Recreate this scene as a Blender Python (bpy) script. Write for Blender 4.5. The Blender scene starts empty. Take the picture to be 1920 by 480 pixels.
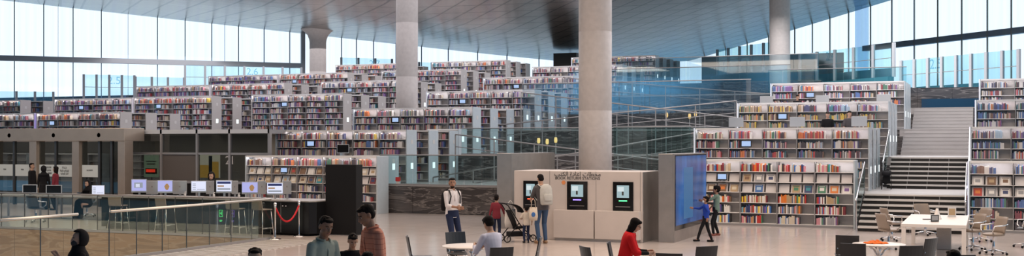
import bpy, math, random
from mathutils import Vector, Matrix
R = random.Random(7)
D2R = math.pi/180
F, CX, HY, H = 2100.0, 960.0, 268.0, 2.55        # focal length in px, image centre, horizon row, eye height
YAW = 23.0
SY, CY = math.sin(YAW*D2R), math.cos(YAW*D2R)
scene = bpy.context.scene
COL = scene.collection

# ------------------------------------------------------------------ camera
cam_d = bpy.data.cameras.new('camera'); cam = bpy.data.objects.new('camera', cam_d); COL.objects.link(cam)
cam_d.sensor_width = 36; cam_d.lens = F/1920*36; cam_d.shift_y = (HY-240)/1920
cam_d.clip_end = 400
cam.location = (0, 0, H); cam.rotation_euler = (math.pi/2, 0, YAW*D2R)
scene.camera = cam
# ------------------------------------------------------------------ world: pale daylight sky, bluer on the side behind the viewer
W = bpy.data.worlds.new('sky'); scene.world = W; W.use_nodes = True
wn, wl = W.node_tree.nodes, W.node_tree.links
bg = wn['Background']
tc = wn.new('ShaderNodeTexCoord'); sx = wn.new('ShaderNodeSeparateXYZ'); wl.new(tc.outputs['Generated'], sx.inputs[0])
mr = wn.new('ShaderNodeMapRange'); mr.inputs[1].default_value = -.3; mr.inputs[2].default_value = .35
wl.new(sx.outputs['Y'], mr.inputs[0])
cn = wn.new('ShaderNodeTexNoise'); cn.inputs['Scale'].default_value = 7; cn.inputs['Detail'].default_value = 3; wl.new(tc.outputs['Generated'], cn.inputs['Vector'])
cr = wn.new('ShaderNodeValToRGB'); wl.new(cn.outputs['Fac'], cr.inputs[0]); cr.color_ramp.elements[0].position = .42; cr.color_ramp.elements[1].position = .58
cr.color_ramp.elements[0].color = (.03, .06, .10, 1); cr.color_ramp.elements[1].color = (.16, .46, .78, 1)     # noise patches added behind the viewer to break up the glass reflections
wm = wn.new('ShaderNodeMix'); wm.data_type = 'RGBA'; wl.new(mr.outputs[0], wm.inputs[0]); wl.new(cr.outputs[0], wm.inputs[6]); wm.inputs[7].default_value = (.80, .93, 1.0, 1)
gz = wn.new('ShaderNodeMapRange'); gz.inputs[1].default_value = -.10; gz.inputs[2].default_value = .0; wl.new(sx.outputs['Z'], gz.inputs[0])   # bluish ground and sea below the horizon
wg = wn.new('ShaderNodeMix'); wg.data_type = 'RGBA'; wl.new(gz.outputs[0], wg.inputs[0]); wg.inputs[6].default_value = (.16, .38, .56, 1); wl.new(wm.outputs[2], wg.inputs[7])
wl.new(wg.outputs[2], bg.inputs['Color']); bg.inputs['Strength'].default_value = 1.3
# ------------------------------------------------------------------ exposure
vs = scene.view_settings
scene.display_settings.display_device = 'sRGB'
vs.view_transform = 'Standard'; vs.look = 'None'; vs.gamma = 1; vs.use_curve_mapping = False; vs.exposure = 0.0
scene.cycles.max_bounces = 6; scene.cycles.transparent_max_bounces = 24; scene.cycles.diffuse_bounces = 3
scene.cycles.glossy_bounces = 3; scene.cycles.caustics_reflective = False; scene.cycles.caustics_refractive = False
scene.cycles.sample_clamp_indirect = 4

def area(name, loc, size, power, color, rot=(0, 0, 0)):
    l = bpy.data.lights.new(name, 'AREA'); l.shape = 'RECTANGLE'; l.size, l.size_y = size; l.energy = power; l.color = color
    o = bpy.data.objects.new(name, l); o.location = loc; o.rotation_euler = rot; COL.objects.link(o)
    return o
# unseen area lights added to brighten the hall, sunken hall, desks and terraces
area('hall_fill', (-11, 22, 9.6), (26, 16), 2700, (1.0, .78, .63))
area('sunken_hall_fill', (-27, 18, -1.2), (14, 2), 210, (1.0, .74, .50), (1.25, 0, 0))
area('terrace_fill', (-44, 70, 9.6), (40, 10), 1800, (1, .93, .95))
area('terrace_fill', (-8, 62, 10.2), (14, 10), 1500, (1, .95, .95))
area('desk_fill', (-34, 29, 9.2), (14, 6), 850, (1.0, .82, .68))
area('hall_fill', (2, 26, 9.6), (12, 12), 1150, (1.0, .86, .76))
area('terrace_fill', (2, 50, 10.5), (16, 14), 1500, (1.0, .93, .93))
area('terrace_fill', (-8, 42, 9.7), (16, 14), 1500, (1.0, .93, .95))
area('terrace_fill', (-34, 52, 9.8), (34, 26), 3400, (1.0, .93, .97))

# ------------------------------------------------------------------ pixel helpers
def at(px, D, z=0.0):
    t = (px-CX)/F
    return Vector((D*(-SY+t*CY), D*(CY+t*SY), z))
def on_v(px, v):
    t = (px-CX)/F; D = v/(CY+t*SY)
    return D*(-SY+t*CY), D
def on_diag(px, c, s):          # u + s*v = c
    t = (px-CX)/F; a = (-SY+t*CY); b = (CY+t*SY)
    D = c/(a+s*b); return Vector((D*a, D*b, 0)), D
def zpy(py, D): return H-(py-HY)/F*D
def feetD(py, z=0.0): return (H-z)*F/(py-HY)

# ------------------------------------------------------------------ mesh builder
class MB:
    def __init__(s): s.v = []; s.f = []; s.m = []; s.sm = []
    def add(s, vs_, fs_, mi=0, smooth=False, M=None):
        b = len(s.v)
        s.v += [tuple(M @ Vector(p)) for p in vs_] if M is not None else [tuple(p) for p in vs_]
        for f in fs_: s.f.append(tuple(b+i for i in f)); s.m.append(mi); s.sm.append(smooth)
        return s
    def box(s, x0, x1, y0, y1, z0, z1, mi=0, M=None):
        return s.add([(x0,y0,z0),(x1,y0,z0),(x1,y1,z0),(x0,y1,z0),(x0,y0,z1),(x1,y0,z1),(x1,y1,z1),(x0,y1,z1)],
              [(0,3,2,1),(4,5,6,7),(0,1,5,4),(1,2,6,5),(2,3,7,6),(3,0,4,7)], mi, False, M)
    def tube(s, pts, r, n=8, mi=0, cap=True, M=None, flat=None):
        pts = [Vector(p) for p in pts]; rs = r if isinstance(r, (list, tuple)) else [r]*len(pts)
        vs_, fs_ = [], []; up0 = None
        for i, p in enumerate(pts):
            d = (pts[min(i+1, len(pts)-1)]-pts[max(i-1, 0)])
            d = d.normalized() if d.length > 1e-9 else Vector((0,0,1))
            if up0 is None:
                up0 = Vector((0,0,1)) if abs(d.z) < .9 else Vector((0,1,0))
            a = d.cross(up0); a = a.normalized() if a.length > 1e-6 else Vector((1,0,0))
            b = a.cross(d).normalized(); up0 = b
            for k in range(n):
                th = 2*math.pi*k/n
                vs_.append(p+a*math.cos(th)*rs[i]+b*math.sin(th)*rs[i]*(flat or 1))
        for i in range(len(pts)-1):
            for k in range(n):
                k2 = (k+1) % n
                fs_.append((i*n+k, i*n+k2, (i+1)*n+k2, (i+1)*n+k))
        if cap:
            fs_.append(tuple(range(n-1, -1, -1))); fs_.append(tuple((len(pts)-1)*n+k for k in range(n)))
        return s.add(vs_, fs_, mi, n > 5, M)
    def lathe(s, prof, n=20, mi=0, M=None, a0=0, a1=2*math.pi, ex=1, ey=1):
        vs_, fs_ = [], []
        for r_, z in prof:
            for k in range(n):
                th = a0+(a1-a0)*k/n
                vs_.append((r_*math.cos(th)*ex, r_*math.sin(th)*ey, z))
        for i in range(len(prof)-1):
            for k in range(n):
                k2 = (k+1) % n
                fs_.append((i*n+k, i*n+k2, (i+1)*n+k2, (i+1)*n+k))
        if prof[0][0] > 1e-6: fs_.append(tuple(range(n-1, -1, -1)))
        if prof[-1][0] > 1e-6: fs_.append(tuple((len(prof)-1)*n+k for k in range(n)))
        return s.add(vs_, fs_, mi, True, M)
    def ell(s, c, r, n=14, m=9, mi=0, M=None):
        T = Matrix.Translation(Vector(c)) @ (M if M is not None else Matrix.Identity(4))
        prof = [(math.sin(math.pi*i/m), -math.cos(math.pi*i/m)) for i in range(m+1)]
        vs_, fs_ = [], []
        for a, z in prof:
            for k in range(n):
                th = 2*math.pi*k/n
                vs_.append((a*math.cos(th)*r[0], a*math.sin(th)*r[1], z*r[2]))
        for i in range(m):
            for k in range(n):
                k2 = (k+1) % n
                fs_.append((i*n+k, i*n+k2, (i+1)*n+k2, (i+1)*n+k))
        return s.add(vs_, fs_, mi, True, T)
    def prism(s, poly, z0, z1, mi=0, M=None):
        n = len(poly)
        return s.add([(x, y, z0) for x, y in poly]+[(x, y, z1) for x, y in poly],
              [tuple(range(n-1, -1, -1)), tuple(range(n, 2*n))]+[(i, (i+1) % n, n+(i+1) % n, n+i) for i in range(n)], mi, False, M)
    def cap(s, a, b, ra, rb, n=10):          # tapered capsule (closed)
        a, b = Vector(a), Vector(b); d = (b-a); L = d.length
        if L < 1e-6: return s.ell(a, (ra,)*3, n, 6)
        s.tube([a, a+d*.33, a+d*.67, b], [ra, ra*.67+rb*.33, ra*.33+rb*.67, rb], n)
        s.ell(a, (ra,)*3, n, 6); s.ell(b, (rb,)*3, n, 6); return s
    def build(s, name, mats, parent=None, loc=None, bevel=0, remesh=0, smooth=0, rz=None):
        me = bpy.data.meshes.new(name); me.from_pydata(s.v, [], s.f)
        if not isinstance(mats, (list, tuple)): mats = [mats]
        for m in mats: me.materials.append(m)
        me.polygons.foreach_set('material_index', s.m); me.polygons.foreach_set('use_smooth', s.sm); me.update()
        o = bpy.data.objects.new(name, me); COL.objects.link(o)
        if loc is not None: o.location = loc
        if rz is not None: o.rotation_euler = (0, 0, rz)
        if parent is not None: o.parent = parent
        if bevel:
            b = o.modifiers.new('b', 'BEVEL'); b.width = bevel; b.segments = 2; b.limit_method = 'ANGLE'
        if remesh:
            r_ = o.modifiers.new('r', 'REMESH'); r_.mode = 'VOXEL'; r_.voxel_size = remesh; r_.use_smooth_shade = True
        if smooth:
            q = o.modifiers.new('s', 'SMOOTH'); q.factor = .5; q.iterations = smooth
        return o
def tag(o, label=None, cat=None, group=None, kind=None):
    if label: o['label'] = label
    if cat: o['category'] = cat
    if group: o['group'] = group
    if kind: o['kind'] = kind
    return o
def empty(name, loc, rz=0, label=None, cat=None, group=None):
    o = bpy.data.objects.new(name, None); COL.objects.link(o); o.location = loc; o.rotation_euler = (0, 0, rz); o.empty_display_size = .1
    return tag(o, label, cat, group)
def S(o): o['kind'] = 'structure'; return o
def text(body, size, mat, parent, loc, rot, name='lettering', align='CENTER', ext=.002, sx=1):
    c = bpy.data.curves.new(name, 'FONT'); c.body = body; c.size = size; c.align_x = align; c.align_y = 'CENTER'; c.extrude = ext
    tmp = bpy.data.objects.new('text_curve', c); COL.objects.link(tmp)
    dg = bpy.context.evaluated_depsgraph_get(); me = bpy.data.meshes.new_from_object(tmp.evaluated_get(dg)); me.name = name
    bpy.data.objects.remove(tmp); bpy.data.curves.remove(c)
    o = bpy.data.objects.new(name, me); me.materials.clear(); me.materials.append(mat); COL.objects.link(o)
    o.parent = parent; o.location = loc; o.rotation_euler = rot; o.scale = (sx, 1, 1)
    return o

# ------------------------------------------------------------------ materials
def pmat(name, col, rough=.5, metal=0, emit=None, es=0, noise=0, nscale=8, bump=0, spec=None, coat=0):
    m = bpy.data.materials.new(name); m.use_nodes = True; n, l = m.node_tree.nodes, m.node_tree.links
    b = n['Principled BSDF']; b.inputs['Base Color'].default_value = (*col, 1); b.inputs['Roughness'].default_value = rough
    b.inputs['Metallic'].default_value = metal
    if spec is not None: b.inputs['Specular IOR Level'].default_value = spec
    if coat: b.inputs['Coat Weight'].default_value = coat
    if emit: b.inputs['Emission Color'].default_value = (*emit, 1); b.inputs['Emission Strength'].default_value = es
    if noise or bump:
        t = n.new('ShaderNodeTexCoord'); x = n.new('ShaderNodeTexNoise'); x.inputs['Scale'].default_value = nscale; x.inputs['Detail'].default_value = 5
        l.new(t.outputs['Object'], x.inputs['Vector'])
        if noise:
            r_ = n.new('ShaderNodeValToRGB'); r_.color_ramp.elements[0].position = .3; r_.color_ramp.elements[1].position = .7
            r_.color_ramp.elements[0].color = (*[c*(1-noise) for c in col], 1); r_.color_ramp.elements[1].color = (*[min(1, c*(1+noise)) for c in col], 1)
            l.new(x.outputs['Fac'], r_.inputs[0]); l.new(r_.outputs[0], b.inputs['Base Color'])
        if bump:
            bp = n.new('ShaderNodeBump'); bp.inputs['Strength'].default_value = bump; bp.inputs['Distance'].default_value = .02
            l.new(x.outputs['Fac'], bp.inputs['Height']); l.new(bp.outputs[0], b.inputs['Normal'])
    return m
def seams(m, sx_, sy_, w, rotz, dark, base_socket='Base Color', vert=False):
    """thin panel joints as a procedural grid"""
    n, l = m.node_tree.nodes, m.node_tree.links; b = n['Principled BSDF']
    t = n.new('ShaderNodeTexCoord'); mp = n.new('ShaderNodeMapping'); mp.inputs['Rotation'].default_value = (0, 0, rotz)
    l.new(t.outputs['Object'], mp.inputs['Vector']); sp = n.new('ShaderNodeSeparateXYZ'); l.new(mp.outputs[0], sp.inputs[0])
    outs = []
    for ax, size in ((0, sx_), (2 if vert else 1, sy_)):
        a = n.new('ShaderNodeMath'); a.operation = 'DIVIDE'; a.inputs[1].default_value = size; l.new(sp.outputs[ax], a.inputs[0])
        f = n.new('ShaderNodeMath'); f.operation = 'FRACT'; l.new(a.outputs[0], f.inputs[0])
        c = n.new('ShaderNodeMath'); c.operation = 'LESS_THAN'; c.inputs[1].default_value = w/size; l.new(f.outputs[0], c.inputs[0])
        outs.append(c)
    mx = n.new('ShaderNodeMath'); mx.operation = 'MAXIMUM'; l.new(outs[0].outputs[0], mx.inputs[0]); l.new(outs[1].outputs[0], mx.inputs[1])
    mix = n.new('ShaderNodeMix'); mix.data_type = 'RGBA'; l.new(mx.outputs[0], mix.inputs[0])
    src = b.inputs[base_socket].links[0].from_socket if b.inputs[base_socket].links else None
    if src: l.new(src, mix.inputs[6])
    else: mix.inputs[6].default_value = b.inputs[base_socket].default_value
    mix.inputs[7].default_value = (*dark, 1)
    l.new(mix.outputs[2], b.inputs[base_socket]); return m
def glass(name, tint, refl=.1, rough=.02, streak=0):
    m = bpy.data.materials.new(name); m.use_nodes = True; n, l = m.node_tree.nodes, m.node_tree.links; n.clear()
    o = n.new('ShaderNodeOutputMaterial'); t = n.new('ShaderNodeBsdfTransparent'); t.inputs[0].default_value = (*tint, 1)
    g = n.new('ShaderNodeBsdfGlossy'); g.inputs['Roughness'].default_value = rough; g.inputs[0].default_value = (.95, 1, 1, 1)
    fr = n.new('ShaderNodeLayerWeight'); fr.inputs[0].default_value = .15
    ad = n.new('ShaderNodeMath'); ad.operation = 'MULTIPLY_ADD'; ad.inputs[1].default_value = .35; ad.inputs[2].default_value = refl; ad.use_clamp = True
    l.new(fr.outputs['Fresnel'], ad.inputs[0])
    mx = n.new('ShaderNodeMixShader'); l.new(ad.outputs[0], mx.inputs[0]); l.new(t.outputs[0], mx.inputs[1]); l.new(g.outputs[0], mx.inputs[2])
    l.new(mx.outputs[0], o.inputs[0])
    if streak:
        c = n.new('ShaderNodeTexCoord'); mp = n.new('ShaderNodeMapping'); mp.inputs['Scale'].default_value = (2.2, 2.2, .06)
        x = n.new('ShaderNodeTexNoise'); x.inputs['Scale'].default_value = 1.2; x.inputs['Detail'].default_value = 3
        l.new(c.outputs['Object'], mp.inputs[0]); l.new(mp.outputs[0], x.inputs['Vector'])
        r_ = n.new('ShaderNodeValToRGB'); r_.color_ramp.elements[0].position = .35; r_.color_ramp.elements[1].position = .6
        r_.color_ramp.elements[0].color = (*[a*(1-streak) if i < 2 else a for i, a in enumerate(tint)], 1); r_.color_ramp.elements[1].color = (*tint, 1)
        l.new(x.outputs['Fac'], r_.inputs[0]); l.new(r_.outputs[0], t.inputs[0])
    return m
def marble(name, dark, light, scale, rough, w=.06):
    m = pmat(name, dark, rough); n, l = m.node_tree.nodes, m.node_tree.links; b = n['Principled BSDF']
    c = n.new('ShaderNodeTexCoord'); mp = n.new('ShaderNodeMapping'); mp.inputs['Rotation'].default_value = (.05, .16, .1); mp.inputs['Scale'].default_value = (.35, 1, 2.6)
    x = n.new('ShaderNodeTexNoise'); x.inputs['Scale'].default_value = scale; x.inputs['Detail'].default_value = 8; x.inputs['Distortion'].default_value = 1.6
    l.new(c.outputs['Object'], mp.inputs[0]); l.new(mp.outputs[0], x.inputs['Vector'])
    r_ = n.new('ShaderNodeValToRGB'); e = r_.color_ramp.elements
    e[0].position = .3; e[0].color = (*dark, 1); e[1].position = .8; e[1].color = (*[d*.6+a*.4 for d, a in zip(dark, light)], 1)
    q = e.new(.5); q.color = (*light, 1); q = e.new(.5-w); q.color = (*dark, 1); q = e.new(.5+w); q.color = (*[d*1.3 for d in dark], 1)
    l.new(x.outputs['Fac'], r_.inputs[0]); l.new(r_.outputs[0], b.inputs['Base Color'])
    return m
def emis(name, col, s):
    return pmat(name, (.02, .02, .02), .4, 0, col, s)

M = {}
M['floor'] = seams(pmat('polished_stone_floor', (.56, .50, .465), .16, noise=.05, nscale=1.5), 1.2, 1.2, .008, 0, (.42, .38, .35))
M['terrace'] = pmat('terrace_floor', (.42, .41, .40), .3, noise=.05)
M['marble'] = seams(marble('dark_veined_marble', (.062, .057, .058), (.24, .22, .21), 1.6, .14, .04), 1.6, 1.05, .012, 0, (.01, .01, .01), vert=True)
M['travertine'] = seams(marble('brown_travertine', (.34, .22, .13), (.50, .36, .24), 1.8, .35), 1.9, 3.0, .02, 0, (.22, .15, .09), vert=True)
M['grate'] = pmat('perforated_floor_strip', (.50, .47, .44), .4)
M['ceil'] = seams(pmat('aluminium_ceiling_panels', (.31, .275, .255), .23, .92, noise=.18, nscale=.35), 2.35, 1.5, .15, 45*D2R, (.05, .05, .055))
M['white'] = pmat('white_painted_steel', (.80, .79, .78), .35)
M['offwhite'] = pmat('white_back_panel', (.66, .63, .62), .5)
M['endpanel'] = pmat('blue_grey_end_panel', (.50, .56, .60), .3, noise=.03)
M['endwarm'] = pmat('warm_grey_end_panel', (.50, .48, .47), .4)
M['steel'] = pmat('grey_steel_upright', (.33, .32, .32), .35, .3)
M['chrome'] = pmat('chrome', (.75, .75, .76), .12, 1)
M['brushed'] = pmat('brushed_metal_cladding', (.46, .43, .40), .34, .85, noise=.08, nscale=3)
M['bronze'] = pmat('bronze_portal', (.44, .37, .31), .38, .5, noise=.05, nscale=2)
M['darkframe'] = pmat('dark_glazing_frame', (.10, .10, .10), .4, .6)
M['greyframe'] = pmat('grey_mullion', (.16, .26, .38), .5, .2)
M['greybeam'] = pmat('grey_transom', (.55, .58, .62), .6)
M['concrete'] = pmat('fair_faced_concrete', (.56, .52, .50), .6, noise=.06, nscale=6, bump=.05)
M['station'] = pmat('return_station_white', (.60, .545, .51), .4, noise=.03, nscale=3)
M['black'] = pmat('matt_black_panel', (.009, .009, .010), .6, spec=.2)
M['gloss'] = pmat('black_glass_bezel', (.008, .008, .009), .12)
M['counter'] = pmat('black_counter_front', (.008, .008, .009), .35, spec=.25)
M['ctop'] = pmat('grey_counter_top', (.32, .31, .30), .25)
M['chair'] = pmat('dark_grey_chair_shell', (.026, .027, .031), .4)
M['leather'] = pmat('taupe_leather', (.30, .245, .20), .45)
M['tablewhite'] = pmat('white_table_laminate', (.80, .76, .72), .3)
M['plastic'] = pmat('pale_grey_plastic', (.62, .61, .60), .45)
M['alu'] = pmat('aluminium_casing', (.60, .60, .60), .3, .7)
M['nosing'] = pmat('pale_stone_tread', (.62, .59, .56), .35)
M['riser'] = pmat('dark_riser_grille', (.028, .025, .023), .6)
M['stairstone'] = pmat('pale_stone_steps', (.47, .45, .44), .35, noise=.04, nscale=2)
M['led'] = emis('led_strip', (1.0, .93, .94), 32)
M['ledside'] = emis('led_side_strip', (.86, .82, 1.0), 5)
M['ledpurple'] = emis('led_violet_strip', (.40, .33, 1.0), 5)
M['sign'] = emis('lit_white_sign', (.9, 1, 1), 1.5)
M['gwin'] = glass('window_glass', (.95, .975, 1.0), .02, .05, streak=.07)
M['gpar'] = glass('parapet_glass_blue', (.80, .90, .945), .03, .05)
M['gteal'] = glass('parapet_glass_teal', (.74, .90, .91), .04, .08, streak=.06)
M['gbal'] = glass('balustrade_glass', (.80, .90, .90), .05)
M['gblue'] = glass('tall_glass_screen', (.88, .93, .95), .10)
M['gfront'] = glass('near_balustrade_glass', (.92, .955, .93), .02)
M['goff'] = glass('office_glazing', (.50, .52, .52), .10)
M['frost'] = pmat('frosted_film', (.62, .68, .68), .6)
M['ink'] = pmat('dark_lettering', (.05, .05, .05), .6)
M['bluetext'] = glass('pale_blue_lettering', (.62, .80, .86), .05, .3)
M['tealwall'] = pmat('teal_wall', (.05, .22, .28), .35)
M['navyglass'] = pmat('dark_blue_glazing', (.015, .05, .10), .1)
M['rope'] = pmat('red_velvet_rope', (.55, .01, .02), .7)
M['orange'] = pmat('orange_cloth', (.85, .16, .01), .8, noise=.2, nscale=20)
M['dark'] = pmat('dark_interior', (.06, .055, .05), .6)
M['lightwall'] = pmat('back_room_wall', (.30, .27, .24), .7)

PAL = {'white': (.78, .76, .72), 'cream': (.66, .58, .44), 'navy': (.03, .05, .15), 'blue': (.05, .16, .42), 'red': (.48, .035, .03),
       'maroon': (.20, .03, .04), 'black': (.02, .02, .022), 'brown': (.20, .11, .06), 'grey': (.32, .32, .33), 'orange': (.72, .20, .03),
       'green': (.05, .22, .12), 'teal': (.03, .26, .32), 'yellow': (.80, .58, .05), 'purple': (.20, .10, .32), 'pink': (.68, .28, .32), 'pale blue': (.40, .56, .70), 'tan': (.45, .32, .18)}
PN = list(PAL); PM = [pmat('book_'+k.replace(' ', '_'), PAL[k], .45) for k in PN]; PIX = {k: i for i, k in enumerate(PN)}
PMF = [pmat('far_book_'+k.replace(' ', '_'), tuple(c*.84+d*.16 for c, d in zip(PAL[k], (.44, .38, .46))), .5) for k in PN]  # far copies carry the pale violet cast of the shelf lights in their colour
PAGES = pmat('book_pages', (.74, .70, .62), .7)
PW = {'mix': [20, 9, 12, 6, 6, 9, 13, 6, 12, 2, 2, 2, 1, 6, 4, 6, 5], 'blue': [12, 3, 14, 20, 3, 2, 8, 2, 5, 1, 5, 8, 1, 3, 1, 9, 2],
      'warm': [16, 11, 3, 4, 12, 8, 8, 12, 6, 9, 3, 2, 2, 2, 3, 2, 9], 'olive': [1, 6, 1, 2, 1, 2, 6, 18, 2, 1, 8, 1, 14, 0, 0, 1, 26], 'violet': [8, 2, 8, 8, 4, 6, 5, 2, 6, 1, 0, 2, 0, 26, 9, 8, 1],
      'dark': [8, 4, 10, 8, 8, 9, 20, 9, 9, 2, 3, 3, 0, 6, 2, 3, 4]}

# ------------------------------------------------------------------ setting
OFU = -26.9
LV = [0, 1.0, 2.05, 3.12, 4.2, 5.28, 6.38]                       # terrace heights
LE = [0, 36.0, 42.3, 49.0, 56.0, 63.3, 70.6]                      # where each terrace starts (v)
PITU, PITV = -17.5, 24.9
b = MB()                                                        # hall floor with the opening of the sunken hall left out
b.box(PITU, 46, -8, 36, -.3, 0); b.box(-95, PITU, PITV, 36, -.3, 0); b.box(-95, OFU, 36, 42.3, -.3, 0); b.box(-95, PITU, -8, 6, -.3, 0)
S(b.build('floor', M['floor']))
b = MB(); b.box(-95, PITU+.02, PITV-.06, PITV-.005, -4.5, -.01); b.box(PITU-.02, PITU+.02, 6, PITV, -4.5, -.02); b.box(-60, PITU, 6, PITV, -4.6, -4.5)
S(b.build('wall_sunken_hall', M['travertine']))
b = MB()                                                        # grille strip beside the glass
for i in range(64): b.box(PITU+.14, PITU+1.75, 9.0+i*.25, 9.0+i*.25+.15, .0, .012)
S(b.build('floor_grille', M['grate']))
for k in range(1, 7):
    v0 = LE[k]; v1 = LE[k+1] if k < 6 else 116
    uL = OFU if k == 1 else -95
    b = MB(); b.box(uL, -9.4 if k > 4 else 46, v0, v1, -.3 if k < 4 else LV[k-1]-1, LV[k]-.02)
    S(b.build('terrace_slab', M['marble']))
    b = MB(); b.box(uL, -9.4 if k > 4 else 46, v0-.02, v1, LV[k]-.02, LV[k]); S(b.build('floor_terrace', M['terrace']))
# ceiling: folded aluminium plate, lowest along a band in the middle
def ceil_z(u, v):
    a = max(0, -36-u)*.105; c = max(0, u+31)*.128
    return 10.0+a+c+.15*math.exp(-((u+33)/6)**2)
b = MB(); nu, nv = 66, 60; u0, u1, v0, v1 = -100, 48, -14, 122
vv = [(u0+(u1-u0)*i/nu, v0+(v1-v0)*j/nv) for i in range(nu+1) for j in range(nv+1)]
b.add([(x, y, ceil_z(x, y)) for x, y in vv]+[(x, y, ceil_z(x, y)+.4) for x, y in vv],
      [(i*(nv+1)+j, i*(nv+1)+j+1, (i+1)*(nv+1)+j+1, (i+1)*(nv+1)+j) for i in range(nu) for j in range(nv)]
      + [tuple(((nu+1)*(nv+1)+q) for q in (i*(nv+1)+j, (i+1)*(nv+1)+j, (i+1)*(nv+1)+j+1, i*(nv+1)+j+1)) for i in range(nu) for j in range(nv)])
for i in range(len(b.sm)): b.sm[i] = True
ceil = S(b.build('ceiling', M['ceil']))
import bmesh
bm = bmesh.new(); bm.from_mesh(ceil.data)
for co, no in (((-134.6, 0, 0), (-1, 1, 0)), ((80.8, 0, 0), (1, 1, 0))):
    bmesh.ops.bisect_plane(bm, geom=bm.verts[:]+bm.edges[:]+bm.faces[:], plane_co=co, plane_no=no, clear_outer=True)
bm.to_mesh(ceil.data); bm.free()

# window walls on the two 45 degree facades
def facade(name, c, s, pxs, thick, transom, z0, px0, px1, frame, zt):
    P0, _ = on_diag(px0, c, s); P1, _ = on_diag(px1, c, s)
    rz = math.atan2(P1.y-P0.y, P1.x-P0.x); L = (P1-P0).length
    root = empty(name, (P0.x, P0.y, 0), rz); root['kind'] = 'structure'
    g = MB(); n = 40
    for i in range(n):
        a, bb = L*i/n, L*(i+1)/n
        pa, pb = P0.lerp(P1, i/n), P0.lerp(P1, (i+1)/n)
        g.add([(a, 0, z0), (bb, 0, z0), (bb, 0, ceil_z(pb.x, pb.y)+.05), (a, 0, ceil_z(pa.x, pa.y)+.05)], [(0, 1, 2, 3)])
    g.build('window_pane', M['gwin'], root)
    for px in pxs:
        P, _ = on_diag(px, c, s); d = (P-P0).length*(1 if (P-P0).dot(P1-P0) > 0 else -1)
        w = thick if px not in (109, 240, 421) else thick*.4
        MB().box(d-w/2, d+w/2, -.10, -.02, z0, ceil_z(P.x, P.y)+.1).build('mullion', frame, root)
    a0 = 0
    for (ta, tb) in transom:
        A, _ = on_diag(ta, c, s); B, _ = on_diag(tb, c, s)
        MB().box((A-P0).length, (B-P0).length, -.45, -.03, zt-.2, zt+.2).build('transom', M['greybeam'], root)
    return root
facade('window_1', -134, -1, [-25, 27, 82, 109, 137, 190, 240, 295, 347, 397, 421, 447, 495, 543, 640, 668, 700, 742, 790, 840, 895, 950, 1010, 1070, 1130], .07, [(-60, 567)], 3.0, -60, 1285, M['greyframe'], 9.08)
facade('window_2', 80.2, 1, [1990, 1940, 1895, 1850, 1802, 1757, 1713, 1671, 1631, 1590, 1555, 1522, 1489, 1440, 1400, 1360, 1320], .08, [(2000, 1616)], 3.0, 2060, 1288, pmat('pale_mullion', (.62, .52, .40), .5), 9.75)
# broad posts that end the transoms
P, Dd = on_diag(568, -133, -1); S(MB().box(-.16, .16, -.2, .2, 3, ceil_z(P.x, P.y)).build('trim_post', M['greybeam'], loc=(P.x, P.y, 0), rz=45*D2R))
P, Dd = on_diag(1616, 79.2, 1); S(MB().box(-.42, .42, -.3, .3, 3, ceil_z(P.x, P.y)).build('trim_post', glass('pale_blue_post', (.66, .78, .9), .1, .3), loc=(P.x, P.y, 0), rz=-45*D2R))
# unseen low walls added left and behind to block blue sky reflections
S(MB().box(-95.4, -95, -14, 44, 0, 5.6).build('unseen_wall_left', M['lightwall']))
S(MB().box(-95, 46, -14.4, -14, 0, 5.6).build('unseen_wall_back', M['lightwall']))
S(MB().box(-95, 46, -14, -8, -.3, 0).build('floor_back', M['floor']))

# columns
def column(px, D, w, cap_y, base, name='column', label=None):
    r_ = w*D/F/2; p = at(px, D); zc = ceil_z(p.x, p.y)
    prof = [(r_, base)]
    for k in range(4): prof += [(r_, base+2.6*(k+1)), (r_*.985, base+2.6*(k+1)+.012), (r_, base+2.6*(k+1)+.024)] if base+2.6*(k+1) < zc-1.6 else []
    prof += [(r_, zc-1.0), (r_*1.06, zc-.75), (r_*1.25, zc-.45), (r_*1.6, zc-.2), (r_*2.0, zc-.05), (r_*2.05, zc+.03)]
    o = MB().lathe(prof, 40).build(name, M['concrete'], loc=(p.x, p.y, 0)); return S(o)
column(596, 84, 31, 45, LV[5]); column(763, 54, 41, 0, LV[3]); column(1116, 37, 62, 0, LV[1]); column(1462, 68, 38, 5, LV[4])

# ------------------------------------------------------------------ central and right upper structures
b = MB(); b.box(-9.4, 46, 59.0, 59.5, 4.2, 5.28); S(b.build('wall_marble', M['marble']))
b = MB(); b.box(-3.0, -.2, 58.9, 58.99, 4.25, 4.72); S(b.build('wall_glazing_band', M['navyglass']))
b = MB(); b.prism([(-9.4, 59.5), (46, 59.5), (46, 62), (21, 62), (-9.4, 92)], 4.9, 5.28); S(b.build('floor_upper_gallery', M['terrace']))
def parapet(name, c, s, px0, px1, n, z0, h, glassm, label, num=None, numpx=None, post=.16, pane_backing=0):
    P0, _ = on_diag(px0, c, s); P1, _ = on_diag(px1, c, s)
    rz = math.atan2(P1.y-P0.y, P1.x-P0.x); L = (P1-P0).length
    root = empty(name, (P0.x, P0.y, z0), rz, label, 'parapet', 'tall glass parapets along the top terraces')
    for i in range(n):
        g = MB(); g.box(L*i/n+post/2, L*(i+1)/n-post/2, -.01, .01, 0.02, h); g.build('glass_panel', glassm, root)
    for i in range(n+1):
        MB().box(L*i/n-post/2, L*i/n+post/2, -.07, .07, 0, h+.02).build('post', M['greybeam'], root)
    MB().box(0, L, -.03, .03, h*.56, h*.56+.03).build('rail', M['steel'], root)
    if num:
        P, D = on_diag(numpx, c, s); d = (P-P0).length
        text(num, .75, M['bluetext'], root, (d, .06 if s > 0 else -.06, h*.80), (math.pi/2, 0, math.pi if s > 0 else 0), 'level_number')
    return root
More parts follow.
